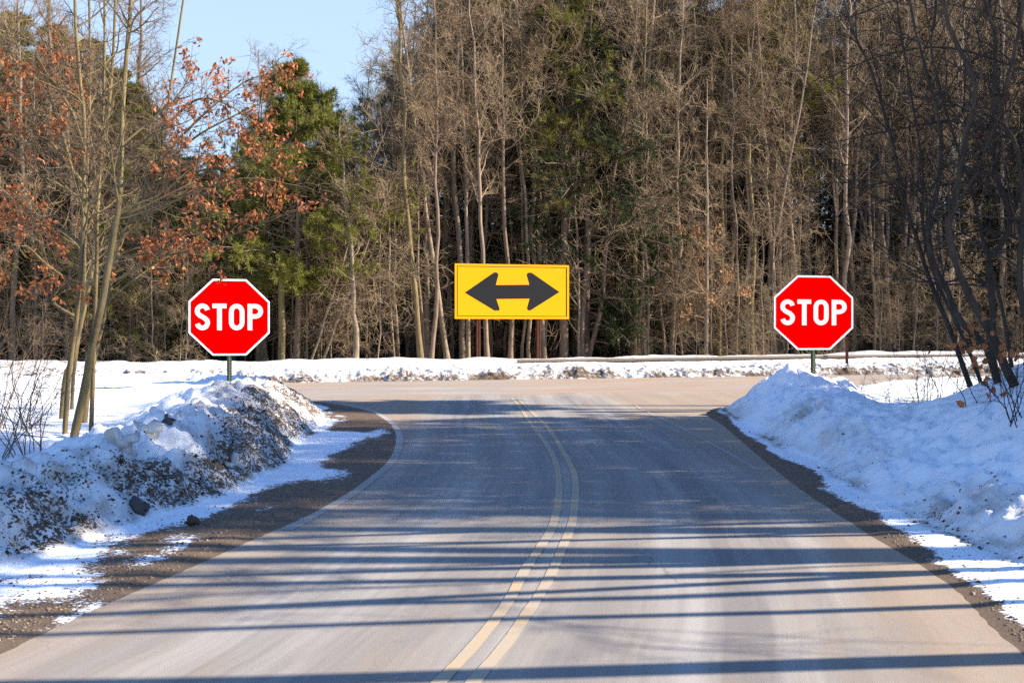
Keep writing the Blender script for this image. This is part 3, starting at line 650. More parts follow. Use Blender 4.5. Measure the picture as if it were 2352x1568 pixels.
YOUNG = [set_mat(bare_tree(140 + k, R.uniform(7, 10), 0.05, limbs=24, subs=6, twigs=4, fine=2, t0=0.12, limb_len=2.6, wob=0.06, a0=45, a1=88, up=0.01), M['bark_grey'], M['twig']) for k in range(3)]
PINES = [set_mat(pine(200 + k, R.uniform(17, 21), 0.2, boughs=75, t0=0.34 + 0.1 * k, blen=0.19), M['bark_brown'], M['needle']) for k in range(3)]
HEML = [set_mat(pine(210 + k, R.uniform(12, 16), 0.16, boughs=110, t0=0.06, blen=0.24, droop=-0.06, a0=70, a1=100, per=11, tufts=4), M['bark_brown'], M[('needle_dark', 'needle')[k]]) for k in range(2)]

def wood_z(x, y): return float(ground_z(np.array([x]), np.array([y]))[0])
def at_col(px, s):
    q, nv, zz = far_at(px, s); return (float(q[0]), float(q[1]), zz - 0.05 if s < 8 else wood_z(q[0], q[1]) - 0.05)
WOODS = 'trees along the far side of the cross road'
B = 'slim bare tree'
heroes = [  # picture column of the foot, metres behind the far edge, kind, lean (px of shift over 500 px of height), scale, label
    (25, 6, 'SLIM', 6, .95, 'slim pale bare tree nearest the left border of the photo'),
    (125, 9, 'THICK', 0, .8, 'brown trunk among orange leaves left of the olive-barked tree clump'),
    (300, 8, 'THICK', 10, .75, 'brown trunk standing just right of the olive-barked tree clump'),
    (350, 7, 'SLIM', 0, .9, 'slim brown bare tree between the tree clump and the nearer stop sign'),
    (437, 8, 'SLIM', 5, .85, 'slim bare tree at the left edge of the nearer stop sign'),
    (538, 9, 'SLIM', 2, .95, 'thin grey trunk rising behind the top of the left stop sign'),
    (606, 7, 'THICK', 4, .8, 'thick brown trunk at the right edge of the left stop sign'),
    (712, 5, 'YOUNG', 160, 1.0, 'young bare tree leaning right, first of a leaning pair right of the left stop sign'),
    (737, 5, 'YOUNG', 190, 1.1, 'young bare tree leaning right, second of a leaning pair before dark shade'),
    (815, 4, 'SLIM', 4, .9, 'lone slim straight tree in front of the black shade below the big pine'),
    (905, 6, 'YOUNG', -30, 1.1, 'crooked young tree with few orange leaves near the black shade'),
    (967, 4, 'SLIM', -25, 1., 'slim tree leaning slightly left, left one of a close pair left of the arrow sign'),
    (976, 7, 'SLIM', 5, 1.05, 'upright slim tree, right one of a close pair left of the arrow sign'),
    (988, 4, 'SLIM', 8, .85, 'slim greenish straight tree nearest the left edge of the arrow sign'),
    (1030, 6, 'SLIM', -70, .95, 'slim tree leaning left across the left edge of the arrow sign'),
    (1064, 7, 'SLIM', 0, 1.1, 'grey tree with patchy bark behind the left end of the arrow sign'),
    (1079, 10, 'RED', 0, 1.0, 'red-brown trunk beside the left post of the arrow sign'),
    (1120, 5, 'SLIM', -20, .9, 'slim tree just right of the left post under the arrow sign'),
    (1171, 6, 'SLIM', 0, .95, 'slim straight tree behind the middle of the arrow sign'),
    (1221, 11, 'RED', 0, 1.05, 'red-brown trunk beside the right post of the arrow sign'),
    (1291, 6, 'SLIM', -4, 1.0, 'slim grey tree at the right edge of the arrow sign'),
    (1305, 12, 'THICK', 0, .95, 'thick brown trunk at the right edge of the arrow sign'),
    (1339, 5, 'SLIM', 2, 1.05, 'straight grey tree, straight one of a V-shaped pair right of the arrow sign'),
    (1347, 5, 'SLIM', 85, .95, 'tree leaning right, leaning one of a V-shaped pair right of the arrow sign'),
    (1384, 7, 'RED', 40, .75, 'red-brown leaning trunk right of the V-shaped pair of trees'),
    (1418, 8, 'SLIM', 0, .9, 'slim dark straight tree between the leaning red-brown trunk and the big forked tree'),
    (1457, 5, 'SLIM', 10, 1., 'slim tree hugging the left side of the big forked grey tree'),
    (1478, 6, 'FORK0', 14, 1.2, 'big forked grey tree midway between the arrow sign and right stop sign'),
    (1528, 5, 'YOUNG', -40, 1.25, 'crooked slender tree right of the big forked grey tree'),
    (1568, 5, 'YOUNG', -55, 1.1, 'slender tree leaning left, second right of the big forked grey tree'),
    (1593, 6, 'YOUNG', 5, 1.2, 'thin upright tree left of the sapling with tan leaves'),
    (1649, 5, 'SLIM', 22, 1.0, 'clean slim pale tree right of the sapling with tan leaves'),
    (1723, 6, 'SLIM', 14, .85, 'thin straight tree left of the right stop sign, one gap away'),
    (1782, 5, 'FORK1', -30, .95, 'curved forked tree at the left edge of the right stop sign'),
    (1799, 7, 'SLIM', -2, 1.2, 'straight grey tree half hidden by the left edge of the right stop sign'),
    (1848, 9, 'THICK', 0, 1.1, 'thickest straight trunk rising behind the top of the right stop sign'),
    (1931, 8, 'SLIM', 3, 1.0, 'grey tree at the right edge of the right stop sign'),
    (1955, 6, 'SLIM', 25, 1.05, 'tree leaning slightly right just past the right stop sign'),
    (1966, 8, 'SLIM', 18, .85, 'thinner companion close right of the tree past the right stop sign'),
    (2018, 6, 'FORK1', 8, .9, 'forked tree between the right stop sign and the dark leaning trees'),
    (2045, 9, 'RED', 25, .8, 'red-brown trunk right of the forked tree past the right stop sign'),
    (2080, 7, 'SLIM', 5, 1.3, 'stout grey trunk, left one of a pair seen through dark twigs'),
    (2094, 6, 'SLIM', 20, 1.1, 'smooth pale trunk, right one of a pair seen through dark twigs'),
    (2146, 8, 'SLIM', 8, 1.15, 'grey trunk seen between the dark leaning stems'),
    (2175, 10, 'RED', 14, 1.1, 'red-brown trunk seen between the dark leaning stems'),
    (2300, 8, 'THICK', 0, .9, 'brown trunk far behind the dark trees near the right border'),
]
LOW = {350: .72, 437: .56, 538: .60, 606: .62, 815: .54, 300: .85}
kindmap = {'SLIM': SLIM, 'THICK': THICK, 'RED': REDB, 'YOUNG': YOUNG, 'FORK0': FORK[:1], 'FORK1': FORK[1:]}
for k, (px, s, kd, lean, sc, lab) in enumerate(heroes):
    pr = kindmap[kd]; plant('bare_tree', pr[k % len(pr)], at_col(px, s + (2.0 if px > 1250 else 0)), lab, 'tree', WOODS, R.uniform(0, 6.28), (math.atan(lean / 500.0), R.uniform(-.02, .02)), (lambda a, h: (a, a, a * h))(sc * R.uniform(.96, 1.04), LOW.get(px, 1.0)))
# broken snag with mossy bark
rng = np.random.default_rng(5); sn = np.zeros((1, 10, 3)); sn[0, :, 2] = np.linspace(-.3, 3.4, 10); sn[0, :, 0] = rng.normal(0, .012, 10)
me = np_mesh('snag', *join([tubes(sn, np.full((1, 10), 0.12) * np.linspace(1.1, .85, 10), 10), tubes(np.array([[[0, 0, 3.1], [-.2, 0, 3.32], [-.5, 0, 3.38], [-.9, .1, 3.3]]]), np.array([[.03, .025, .02, .01]]), 5)]), mat=M['bark_olive'])
o = link('tree_snag', me); o.location = at_col(646, 5); tag(o, 'broken mossy trunk without a crown right of the left stop sign', 'tree', WOODS)

def leaves_at(rng, pos, L=0.09, w=0.045, droop=0.6):
    N = len(pos); d = norm(rng.normal(0, 0.6, (N, 3)) + np.array([0, 0, -droop])); sd = norm(np.cross(d, rng.normal(0, 1, (N, 3)))); up = np.cross(sd, d)
    l = L * rng.uniform(0.6, 1.3, (N, 1)); ww = w * rng.uniform(0.7, 1.3, (N, 1)); b = pos
    V = np.stack([b, b + d * l * .35 + sd * ww + up * ww * .5, b + d * l * .7 + sd * ww * .8 + up * ww * .3, b + d * l + up * ww * rng.uniform(-.6, .6, (N, 1)),
                  b + d * l * .7 - sd * ww * .8 + up * ww * .3, b + d * l * .35 - sd * ww + up * ww * .5], 1).reshape(-1, 3)
    i = np.arange(N)[:, None] * 6
    F = np.concatenate([i + np.array([[0, 1, 2, 3]]), i + np.array([[0, 3, 4, 5]])], 0)
    return V, F
# sapling with tan leaves left of the right stop sign
pt, pc = bare_tree(150, 11, 0.09, limbs=26, subs=6, twigs=5, fine=1, t0=0.10, limb_len=2.0, wob=0.03, a0=60, a1=95, up=0.0); set_mat((pt, pc), M['bark_grey'], M['twig'])
rng = np.random.default_rng(8); co = np.zeros(len(pc.vertices) * 3, np.float32); pc.vertices.foreach_get('co', co); co = co.reshape(-1, 3); low = co[co[:, 2] < 5.2]; low = low[rng.integers(0, len(low), 24)]
pos = (low[:, None, :] + rng.normal(0, .16, (24, 16, 3))).reshape(-1, 3)
beech_leaves = np_mesh('dead_leaves', *leaves_at(rng, pos, 0.13, 0.045), False, mat=M['leaf_tan'])
plant('beech_sapling', (pt, pc, beech_leaves), at_col(1622, 5), 'beech sapling holding clusters of tan leaves midway to the right stop sign', 'tree', WOODS, 0.4, (0.01, 0), 1.0, ('trunk', 'crown', 'dead_leaves'))

# conifers one can tell apart
def conifer(px, s, pr, sc, lab, name='pine_tree', rz=None):
    plant(name, pr, at_col(px, s), lab, 'tree', 'evergreens in the wood', R.uniform(0, 6) if rz is None else rz, (0, 0), sc)
BROAD = set_mat(pine(220, 10.8, .15, boughs=120, t0=.24, blen=.31, droop=-.01, per=15, tufts=5, nb=12, L=.19, w=.03, ragged=.45), M['bark_brown'], M['needle_bright'])
conifer(680, 5.5, BROAD, 1.0, 'bright green pine with low spreading boughs right of the left stop sign')
conifer(640, 14, HEML[1], .80, 'bushy green evergreen rising against the sky above the left stop sign', 'evergreen_tree')
conifer(575, 16, HEML[1], .72, 'smaller evergreen close left of the bushy one against the sky', 'evergreen_tree')
conifer(230, 12, HEML[1], .80, 'green hemlock behind the olive-barked tree clump', 'hemlock_tree')
conifer(90, 12, HEML[1], .85, 'green hemlock between the left border and the one behind the tree clump', 'hemlock_tree')
conifer(360, 11, HEML[1], .66, 'green hemlock behind the orange leaves left of the left stop sign', 'hemlock_tree')
conifer(1225, 16, PINES[1], 1.0, 'yellow-green pine crown high above the arrow sign')
conifer(1480, 17, PINES[2], .95, 'yellow-green pine behind the big forked grey tree')
conifer(1090, 18, PINES[0], 1.0, 'pine showing green behind twigs left above the arrow sign')

# the deep wood behind: far too many stems to count, one mass
lib = bpy.data.collections.new('wood_kit')
kit = []
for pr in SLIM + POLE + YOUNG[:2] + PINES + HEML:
    bmj = bpy.data.meshes.new('wood_kit'); V_, F3, F4 = [], [], []
    o_ = bpy.data.objects.new('wood_kit_%02d' % len(kit), None)
    for me in pr:
        q_ = bpy.data.objects.new('kit_piece', me); lib.objects.link(q_); kit.append(q_)
pairs = len(kit) // 2
def deep_wood():
    pts, kinds, scl, rot = [], [], [], []
    rg = random.Random(77)
    def add(x, y, kd, sc): pts.append((x, y, wood_z(x, y) - 0.1)); kinds.append(kd); scl.append(sc); rot.append(rg.uniform(0, 6.28))
    nS, nY, nP, nH = 7, 2, 3, 2
    # skyline: how tall (m above eye at 50 m) the wood may be at each picture column
    def cap0(px): return float(np.interp(px, [-200, 0, 290, 370, 420, 500, 540, 600, 690, 740, 790, 850, 900, 960, 1200, 2352, 2600], [1.15, 1.1, 1.0, .82, .64, .60, .76, .86, .84, .72, .76, .95, 1.05, 1.2, 1.4, 1.4, 1.4]))
    def cap(px): return min(cap0(px - 55), cap0(px), cap0(px + 55))
    for k in range(470):
        px = rg.uniform(-150, 2550); s = rg.choice((rg.uniform(6, 12), rg.uniform(8, 18), rg.uniform(12, 28), rg.uniform(24, 60)))
        q, nv, _ = far_at(px, min(s, 60)); x, y = float(q[0]), float(q[1])
        top = cap(px) * HOR / FPX * y + CAM_H - wood_z(x, y)     # height that reaches the skyline
        if top < 2.5: continue
        u = rg.random()
        green = 0.34 + 0.3 * (px < 560) + 0.14 * (950 < px < 1700)
        if s < 13: green *= 0.25
        if u < green:
            kd = nS + nY + rg.randrange(nP) if rg.random() < (.25 if px < 560 else .6) else nS + nY + nP + (px < 560); h = 19 if kd < nS + nY + nP else 14
        elif s < 12 and u > .88: kd = nS + rg.randrange(nY); h = 9
        else: kd = rg.choice((0, 1, 2, 3, 4, 0, 1, 2, 3, 4, 5, 5, 6, 6)); h = 17
        sc = min(top * rg.uniform(.72, 1.0) / h, 1.25)
        if sc < .3: continue
        add(x, y, kd, sc)
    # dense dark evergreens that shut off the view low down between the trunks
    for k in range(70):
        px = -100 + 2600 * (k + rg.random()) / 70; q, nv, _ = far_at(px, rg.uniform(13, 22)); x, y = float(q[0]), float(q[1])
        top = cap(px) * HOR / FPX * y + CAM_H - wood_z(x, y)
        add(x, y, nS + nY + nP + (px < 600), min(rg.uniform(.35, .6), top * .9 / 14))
    for k in range(85):
        px = -100 + 2600 * (k + rg.random()) / 85; q, nv, _ = far_at(px, rg.uniform(8, 12) if 930 < px < 1450 else rg.uniform(4.5, 9)); add(float(q[0]), float(q[1]), nS + rg.randrange(nY), rg.uniform(.35, .85))
    return pts, kinds, scl, rot
pts, kinds, scl, rot = deep_wood()
me = bpy.data.meshes.new('deep_wood'); me.from_pydata(pts, [], [])
for nm, ty, dat in (('kit', 'INT', kinds), ('size', 'FLOAT', scl), ('turn', 'FLOAT', rot)):
    a = me.attributes.new(nm, ty, 'POINT'); a.data.foreach_set('value', dat)
wood_o = tag(link('deep_wood', me), 'dense mass of bare and evergreen trees deep in the wood behind the road', 'wood', None, 'stuff')
gt = bpy.data.node_groups.new('deep_wood', 'GeometryNodeTree')
gt.interface.new_socket('Geometry', in_out='INPUT', socket_type='NodeSocketGeometry'); gt.interface.new_socket('Geometry', in_out='OUTPUT', socket_type='NodeSocketGeometry')
gi, go = gt.nodes.new('NodeGroupInput'), gt.nodes.new('NodeGroupOutput')
jn = gt.nodes.new('GeometryNodeJoinGeometry')
def named(nm, ty):
    x = gt.nodes.new('GeometryNodeInputNamedAttribute'); x.data_type = ty; x.inputs[0].default_value = nm; return x.outputs[0]
ek, es, er = named('kit', 'INT'), named('size', 'FLOAT'), named('turn', 'FLOAT')
cr_ = gt.nodes.new('ShaderNodeCombineXYZ'); gt.links.new(er, cr_.inputs[2])
cs_ = gt.nodes.new('ShaderNodeCombineXYZ')
for k in range(3): gt.links.new(es, cs_.inputs[k])
for p_ in range(pairs):
    cmp_ = gt.nodes.new('FunctionNodeCompare'); cmp_.data_type = 'INT'; cmp_.operation = 'EQUAL'; gt.links.new(ek, cmp_.inputs[2]); cmp_.inputs[3].default_value = p_
    for q_ in (0, 1):
        oi_ = gt.nodes.new('GeometryNodeObjectInfo'); oi_.inputs['Object'].default_value = kit[p_ * 2 + q_]; oi_.inputs['As Instance'].default_value = True
        ip = gt.nodes.new('GeometryNodeInstanceOnPoints'); gt.links.new(gi.outputs[0], ip.inputs['Points']); gt.links.new(cmp_.outputs[0], ip.inputs['Selection'])
        gt.links.new(oi_.outputs['Geometry'], ip.inputs['Instance']); gt.links.new(cr_.outputs[0], ip.inputs['Rotation']); gt.links.new(cs_.outputs[0], ip.inputs['Scale'])
        gt.links.new(ip.outputs[0], jn.inputs[0])
gt.links.new(jn.outputs[0], go.inputs[0])
md = wood_o.modifiers.new('deep_wood', 'NODES'); md.node_group = gt

# ------------------------------------------------------------------ trees traced at the roadside
def traced(name, path, d0, d1, w0, w1, cfg, seed, bark, twig, label, group, extra=None, leaf=None, ext=2.5, ground=None):
    """tree whose stem follows picture points from foot to top (depth d0 -> d1), widths in px"""
    rng = np.random.default_rng(seed); k = len(path); ds = np.linspace(d0, d1, k)
    w = np.array([P(px, py, d) for (px, py), d in zip(path, ds)])
    if ext: w = np.vstack([w, w[-1] + norm((w[-1] - w[-2])[None])[0] * np.array([.6, .6, 1]) * ext])
    w = catmull(w, 5); foot = w[0].copy()
    if ground is not None: foot[2] = ground(foot[0], foot[1])
    w = np.vstack([[w[0] - np.array([0, 0, .35])], w]); K = len(w)
    rad = np.linspace(w0, w1, K) * 0.88 * d0 / FPX / 2; rad = rad * (1 + 0.10 * fbm(np.arange(K) * 0.9, np.zeros(K), seed, 2)); rad[0] *= 1.25; rad[1] *= 1.12
    wood = [tubes(w[None], rad[None], 10)]
    lw, parts, tp = crown_from(rng, w[None], rad[None], cfg); wood.append(lw)
    lv = []
    if extra:
        for bp_, dd, lf in extra:
            b = catmull(np.array([P(px, py, d) for (px, py), d in zip(bp_, np.linspace(dd[0], dd[1], len(bp_)))]), 4)
            br = np.linspace(0.020, 0.006, len(b)); wood.append(tubes(b[None], br[None], 5))
            p, d, r, t, _ = kids(rng, b[None], br[None], 22, 0.15, 1, 25, 70, .6); L = rng.uniform(.2, .75, len(t)) * (1.1 - .5 * t)
            sp, sr = grow(rng, p, d, L, np.full(len(t), .005), 5, .15, .0); parts.append(tubes(sp, sr, 3))
            p, d, r, t, _ = kids(rng, sp, sr, 4, 0.2, 1, 30, 75, .7)
            tp2, tr2 = grow(rng, p, d, rng.uniform(.1, .35, len(t)), np.full(len(t), .0032), 3, .2, .0); parts.append(tubes(tp2, tr2, 3))
            if lf:
                tips = np.vstack([sp[:, -1], tp2[:, -1], sp[:, 3]]); c = tips[rng.integers(0, len(tips), lf // 5)]
                lv.append((c[:, None, :] + rng.normal(0, .034, (len(c), 8, 3))).reshape(-1, 3))
    if leaf:
        tips = tp[:, -1]; c = tips[rng.integers(0, len(tips), leaf // 6)]; lv.append((c[:, None, :] + rng.normal(0, .034, (len(c), 8, 3))).reshape(-1, 3))
    o = empty(name, foot); tag(o, label, 'tree', group)
    Vt, Ft = join(wood); Vc, Fc = join(parts)
    link('trunk', np_mesh('trunk', Vt - foot, Ft), bark, o); link('crown', np_mesh('crown', Vc - foot, Fc), twig, o)
    if lv:
        V, F = leaves_at(rng, np.vstack(lv) - foot, 0.066, 0.017); link('dead_leaves', np_mesh('dead_leaves', V, F, False), M['leaf'], o)
    return o
CL = 'clump of olive-barked trees on the left snow field'
lc = dict(limbs=14, t0=0.40, limb_len=1.6, subs=5, twigs=3, fine=1, rmin=0.0032, a0=30, a1=70, up=0.04)
traced('young_tree', [(147, 1028), (153, 930), (160, 842), (178, 712), (190, 544), (192, 470), (193, 275), (185, 200), (175, 75), (172, 0)], 12.8, 13.2, 15, 7, dict(lc, limbs=22), 301, M['bark_olive'], M['twig_olive'],
       'leftmost stem at the front of the olive-barked clump, dark on its left side', CL, [
        ([(190, 420), (120, 330), (60, 230), (0, 190)], (13.2, 13.6), 210), ([(186, 560), (120, 520), (60, 545), (10, 500)], (13, 13.4), 150), ([(190, 300), (120, 190), (40, 150), (-30, 175)], (13.2, 13), 180),
        ([(180, 660), (110, 610), (50, 560), (0, 585)], (13, 12.5), 150), ([(175, 730), (120, 690), (150, 640), (110, 620)], (13, 13), 60), ([(188, 480), (150, 330), (125, 260), (90, 130)], (13, 13.4), 120)], ground=HL)
traced('young_tree', [(164, 1030), (193, 898), (212, 794), (238, 675), (260, 544), (273, 470), (278, 350), (283, 225), (295, 75), (300, 0)], 12.6, 13.4, 23, 9, dict(lc, limbs=20), 302, M['bark_olive'], M['twig_olive'],
       'thickest leaning stem at the front of the olive-barked clump', CL, [
        ([(283, 330), (330, 290), (400, 230), (440, 170)], (13.3, 13.5), 60), ([(270, 500), (340, 470), (420, 430), (440, 420)], (13.2, 13.5), 40)], ground=HL)
traced('oak_tree', [(191, 987), (201, 898), (219, 805), (242, 708), (275, 563), (316, 474), (340, 405), (365, 320), (385, 240)], 15.1, 15.4, 18, 5, dict(lc, limbs=10), 303, M['bark_olive'], M['twig_olive'],
       'rear stem of the olive-barked clump with long right-reaching branches of orange leaves', CL, [
        ([(300, 510), (430, 450), (560, 410), (700, 430)], (15.2, 15), 200), ([(330, 440), (430, 330), (530, 270), (650, 215)], (15.3, 15.4), 230), ([(270, 590), (420, 580), (560, 530), (690, 480)], (15.2, 14.8), 220),
        ([(255, 650), (340, 600), (420, 540), (500, 490)], (15.1, 14.8), 150), ([(350, 390), (450, 280), (560, 190), (640, 165)], (15.3, 15.8), 200), ([(335, 430), (470, 390), (600, 350), (690, 340)], (15.3, 15.3), 230),
        ([(370, 300), (450, 230), (520, 240), (600, 290)], (15.4, 15.3), 150), ([(250, 690), (310, 640), (370, 600), (420, 560)], (15.2, 15.6), 110)], ground=HL)
traced('young_tree', [(208, 1019), (214, 861), (216, 780), (222, 600), (223, 507), (228, 425), (235, 300), (240, 120), (240, 0)], 13.2, 13.6, 12, 5, dict(lc, limbs=16), 304, M['bark_olive'], M['twig_olive'],
       'thin straight stem at the right front of the olive-barked clump', CL, None, ground=HL)
traced('young_tree', [(141, 978), (149, 872), (167, 823), (179, 775), (197, 693), (208, 637), (216, 582), (225, 470), (228, 425), (245, 300), (258, 150), (265, 0)], 15.7, 15.7, 14, 6, dict(lc, limbs=18), 305, M['bark_olive'], M['twig_olive'],
       'bright bent stem at the back left of the olive-barked clump', CL, [([(230, 420), (190, 250), (150, 130), (110, 60)], (15.7, 15.6), 60)], ground=HL)
traced('young_tree', [(164, 957), (169, 861), (182, 768), (193, 678), (195, 563), (200, 400), (207, 200), (205, 0)], 17.2, 17.2, 10, 5, dict(lc, limbs=14), 306, M['bark_olive'], M['twig_olive'],
       'slender stem farthest back in the olive-barked clump', CL, None, ground=HL)
DK = 'dark leaning trees on the right snow bank'
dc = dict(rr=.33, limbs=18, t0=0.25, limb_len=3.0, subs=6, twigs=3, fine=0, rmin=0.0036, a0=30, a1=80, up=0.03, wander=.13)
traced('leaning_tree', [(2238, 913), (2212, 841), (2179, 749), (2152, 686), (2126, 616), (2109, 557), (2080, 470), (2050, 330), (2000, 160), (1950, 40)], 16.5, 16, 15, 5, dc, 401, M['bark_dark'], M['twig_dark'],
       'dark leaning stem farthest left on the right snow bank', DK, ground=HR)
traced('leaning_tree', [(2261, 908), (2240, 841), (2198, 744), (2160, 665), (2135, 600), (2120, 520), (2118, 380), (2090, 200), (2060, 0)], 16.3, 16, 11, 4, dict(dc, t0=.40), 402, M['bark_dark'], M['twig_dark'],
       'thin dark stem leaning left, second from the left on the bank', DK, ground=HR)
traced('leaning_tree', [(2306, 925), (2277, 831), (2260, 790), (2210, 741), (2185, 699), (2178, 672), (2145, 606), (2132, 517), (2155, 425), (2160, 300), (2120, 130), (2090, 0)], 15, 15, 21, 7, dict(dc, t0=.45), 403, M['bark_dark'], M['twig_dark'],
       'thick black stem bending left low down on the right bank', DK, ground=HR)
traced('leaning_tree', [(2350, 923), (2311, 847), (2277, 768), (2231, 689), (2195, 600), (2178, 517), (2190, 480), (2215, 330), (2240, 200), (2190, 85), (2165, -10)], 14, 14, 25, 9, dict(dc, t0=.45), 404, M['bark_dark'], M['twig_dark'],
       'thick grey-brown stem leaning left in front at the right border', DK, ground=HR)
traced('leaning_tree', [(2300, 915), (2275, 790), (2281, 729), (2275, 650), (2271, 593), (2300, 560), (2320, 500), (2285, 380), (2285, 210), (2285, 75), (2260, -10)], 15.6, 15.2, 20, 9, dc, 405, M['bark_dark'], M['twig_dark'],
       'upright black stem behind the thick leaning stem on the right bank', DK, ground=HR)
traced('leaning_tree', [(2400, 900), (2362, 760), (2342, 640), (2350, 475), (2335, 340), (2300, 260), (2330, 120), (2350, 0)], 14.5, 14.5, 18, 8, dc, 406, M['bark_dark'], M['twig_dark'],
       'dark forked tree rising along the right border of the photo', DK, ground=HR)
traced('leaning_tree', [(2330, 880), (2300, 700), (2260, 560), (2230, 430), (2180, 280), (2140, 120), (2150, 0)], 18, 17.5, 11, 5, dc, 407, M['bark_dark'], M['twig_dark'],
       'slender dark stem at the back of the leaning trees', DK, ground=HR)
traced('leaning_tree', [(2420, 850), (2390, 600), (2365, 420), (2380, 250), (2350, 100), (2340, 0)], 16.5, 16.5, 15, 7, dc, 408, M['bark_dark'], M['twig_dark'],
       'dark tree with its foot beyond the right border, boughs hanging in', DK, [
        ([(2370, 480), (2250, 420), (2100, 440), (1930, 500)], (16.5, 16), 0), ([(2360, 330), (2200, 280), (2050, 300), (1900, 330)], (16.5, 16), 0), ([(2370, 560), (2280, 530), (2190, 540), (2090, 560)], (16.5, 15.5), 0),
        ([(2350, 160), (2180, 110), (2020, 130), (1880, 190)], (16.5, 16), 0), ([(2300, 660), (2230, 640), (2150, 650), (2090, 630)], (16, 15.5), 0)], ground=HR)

# bushes of thin twigs
def bush(name, loc, n, L, seed, mat, label, group, leaf=0, spread=0.8, rad=0.006, lean=(0, 0)):
    rng = np.random.default_rng(seed); a = rng.uniform(0, 2 * np.pi, n); q = rng.uniform(.1, spread, n)
    d = np.stack([np.cos(a) * q + lean[0], np.sin(a) * q + lean[1], np.ones(n)], -1); b = np.stack([rng.normal(0, .12, n), rng.normal(0, .12, n), np.full(n, -.08)], -1)
    Ls = L * rng.uniform(.5, 1.15, n); sp, sr = grow(rng, b, d, Ls, np.full(n, rad), 8, .13, -.02)
    p, dd, r, t, idx = kids(rng, sp, sr, 7, .2, 1, 25, 65, .6); tp, tr = grow(rng, p, dd, Ls[idx] * .32 * rng.uniform(.4, 1.2, len(t)), np.maximum(r, .0026), 5, .16, 0)
    p, dd, r, t, idx = kids(rng, tp, tr, 3, .2, 1, 25, 65, .6); fp, fr = grow(rng, p, dd, rng.uniform(.08, .3, len(t)), np.full(len(t), .0022), 3, .2, 0)
    o = empty(name, loc); tag(o, label, 'bush', group)
    link('stems', np_mesh('stems', *join([tubes(sp, sr, 5), tubes(tp, tr, 3), tubes(fp, fr, 3)])), mat, o)
    if leaf:
        V, F = leaves_at(rng, fp[rng.integers(0, len(fp), leaf), -1], .085, .032); link('dead_leaves', np_mesh('dead_leaves', V, F, False), M['leaf'], o)
BG = 'leafless bushes poking out of the snow'
for (px, py, d, n, L, sp_, lab, side) in (
    (20, 1040, 11.5, 12, 1.5, .9, 'tangled brown bush at the left border before the tree clump', -1), (95, 1050, 11.6, 8, 1.3, .8, 'brown bush with arching twigs close left of the olive-barked clump', -1),
    (50, 990, 14, 10, 1.5, .7, 'thin bush behind the tangled one at the left border', -1), (-30, 1000, 13, 10, 1.7, .8, 'bush cut by the left border, its upper twigs leaning in', -1)):
    x = (px - CX) / FPX * d; bush('bare_bush', (x, d, HL(x, d)), n, L, int(px) + 700, M['twig_olive'], lab, BG, 0, sp_)
for (px, d, n, L, sp_, lf, lab) in (
    (2110, 19.5, 9, 1.6, .6, 0, 'slim dark bush in the hollow left of the leaning trees'), (2190, 17.5, 6, 1.5, .5, 0, 'dark twiggy bush just left of the leftmost leaning stem'),
    (2040, 18.2, 4, .6, .9, 0, 'low sprig of dry twigs on the small snow mound'), (2345, 11.6, 9, 1.2, .8, 46, 'low bush with orange leaves at the right border'), (2290, 13.5, 6, .8, .9, 14, 'small bush with few orange leaves below the leaning trees'),
    (2120, 23, 9, 1.5, .9, 0, 'spreading dark bush on the sunlit snow right of the right stop sign'), (2000, 24, 3, .7, .9, 0, 'tiny dry sprig on the sunlit snow right of the right stop sign')):
    x = (px - CX) / FPX * d; bush('bare_bush', (x, d, HR(x, d)), n, L, int(px) + 800, M['twig_dark'], lab, BG, lf, sp_)

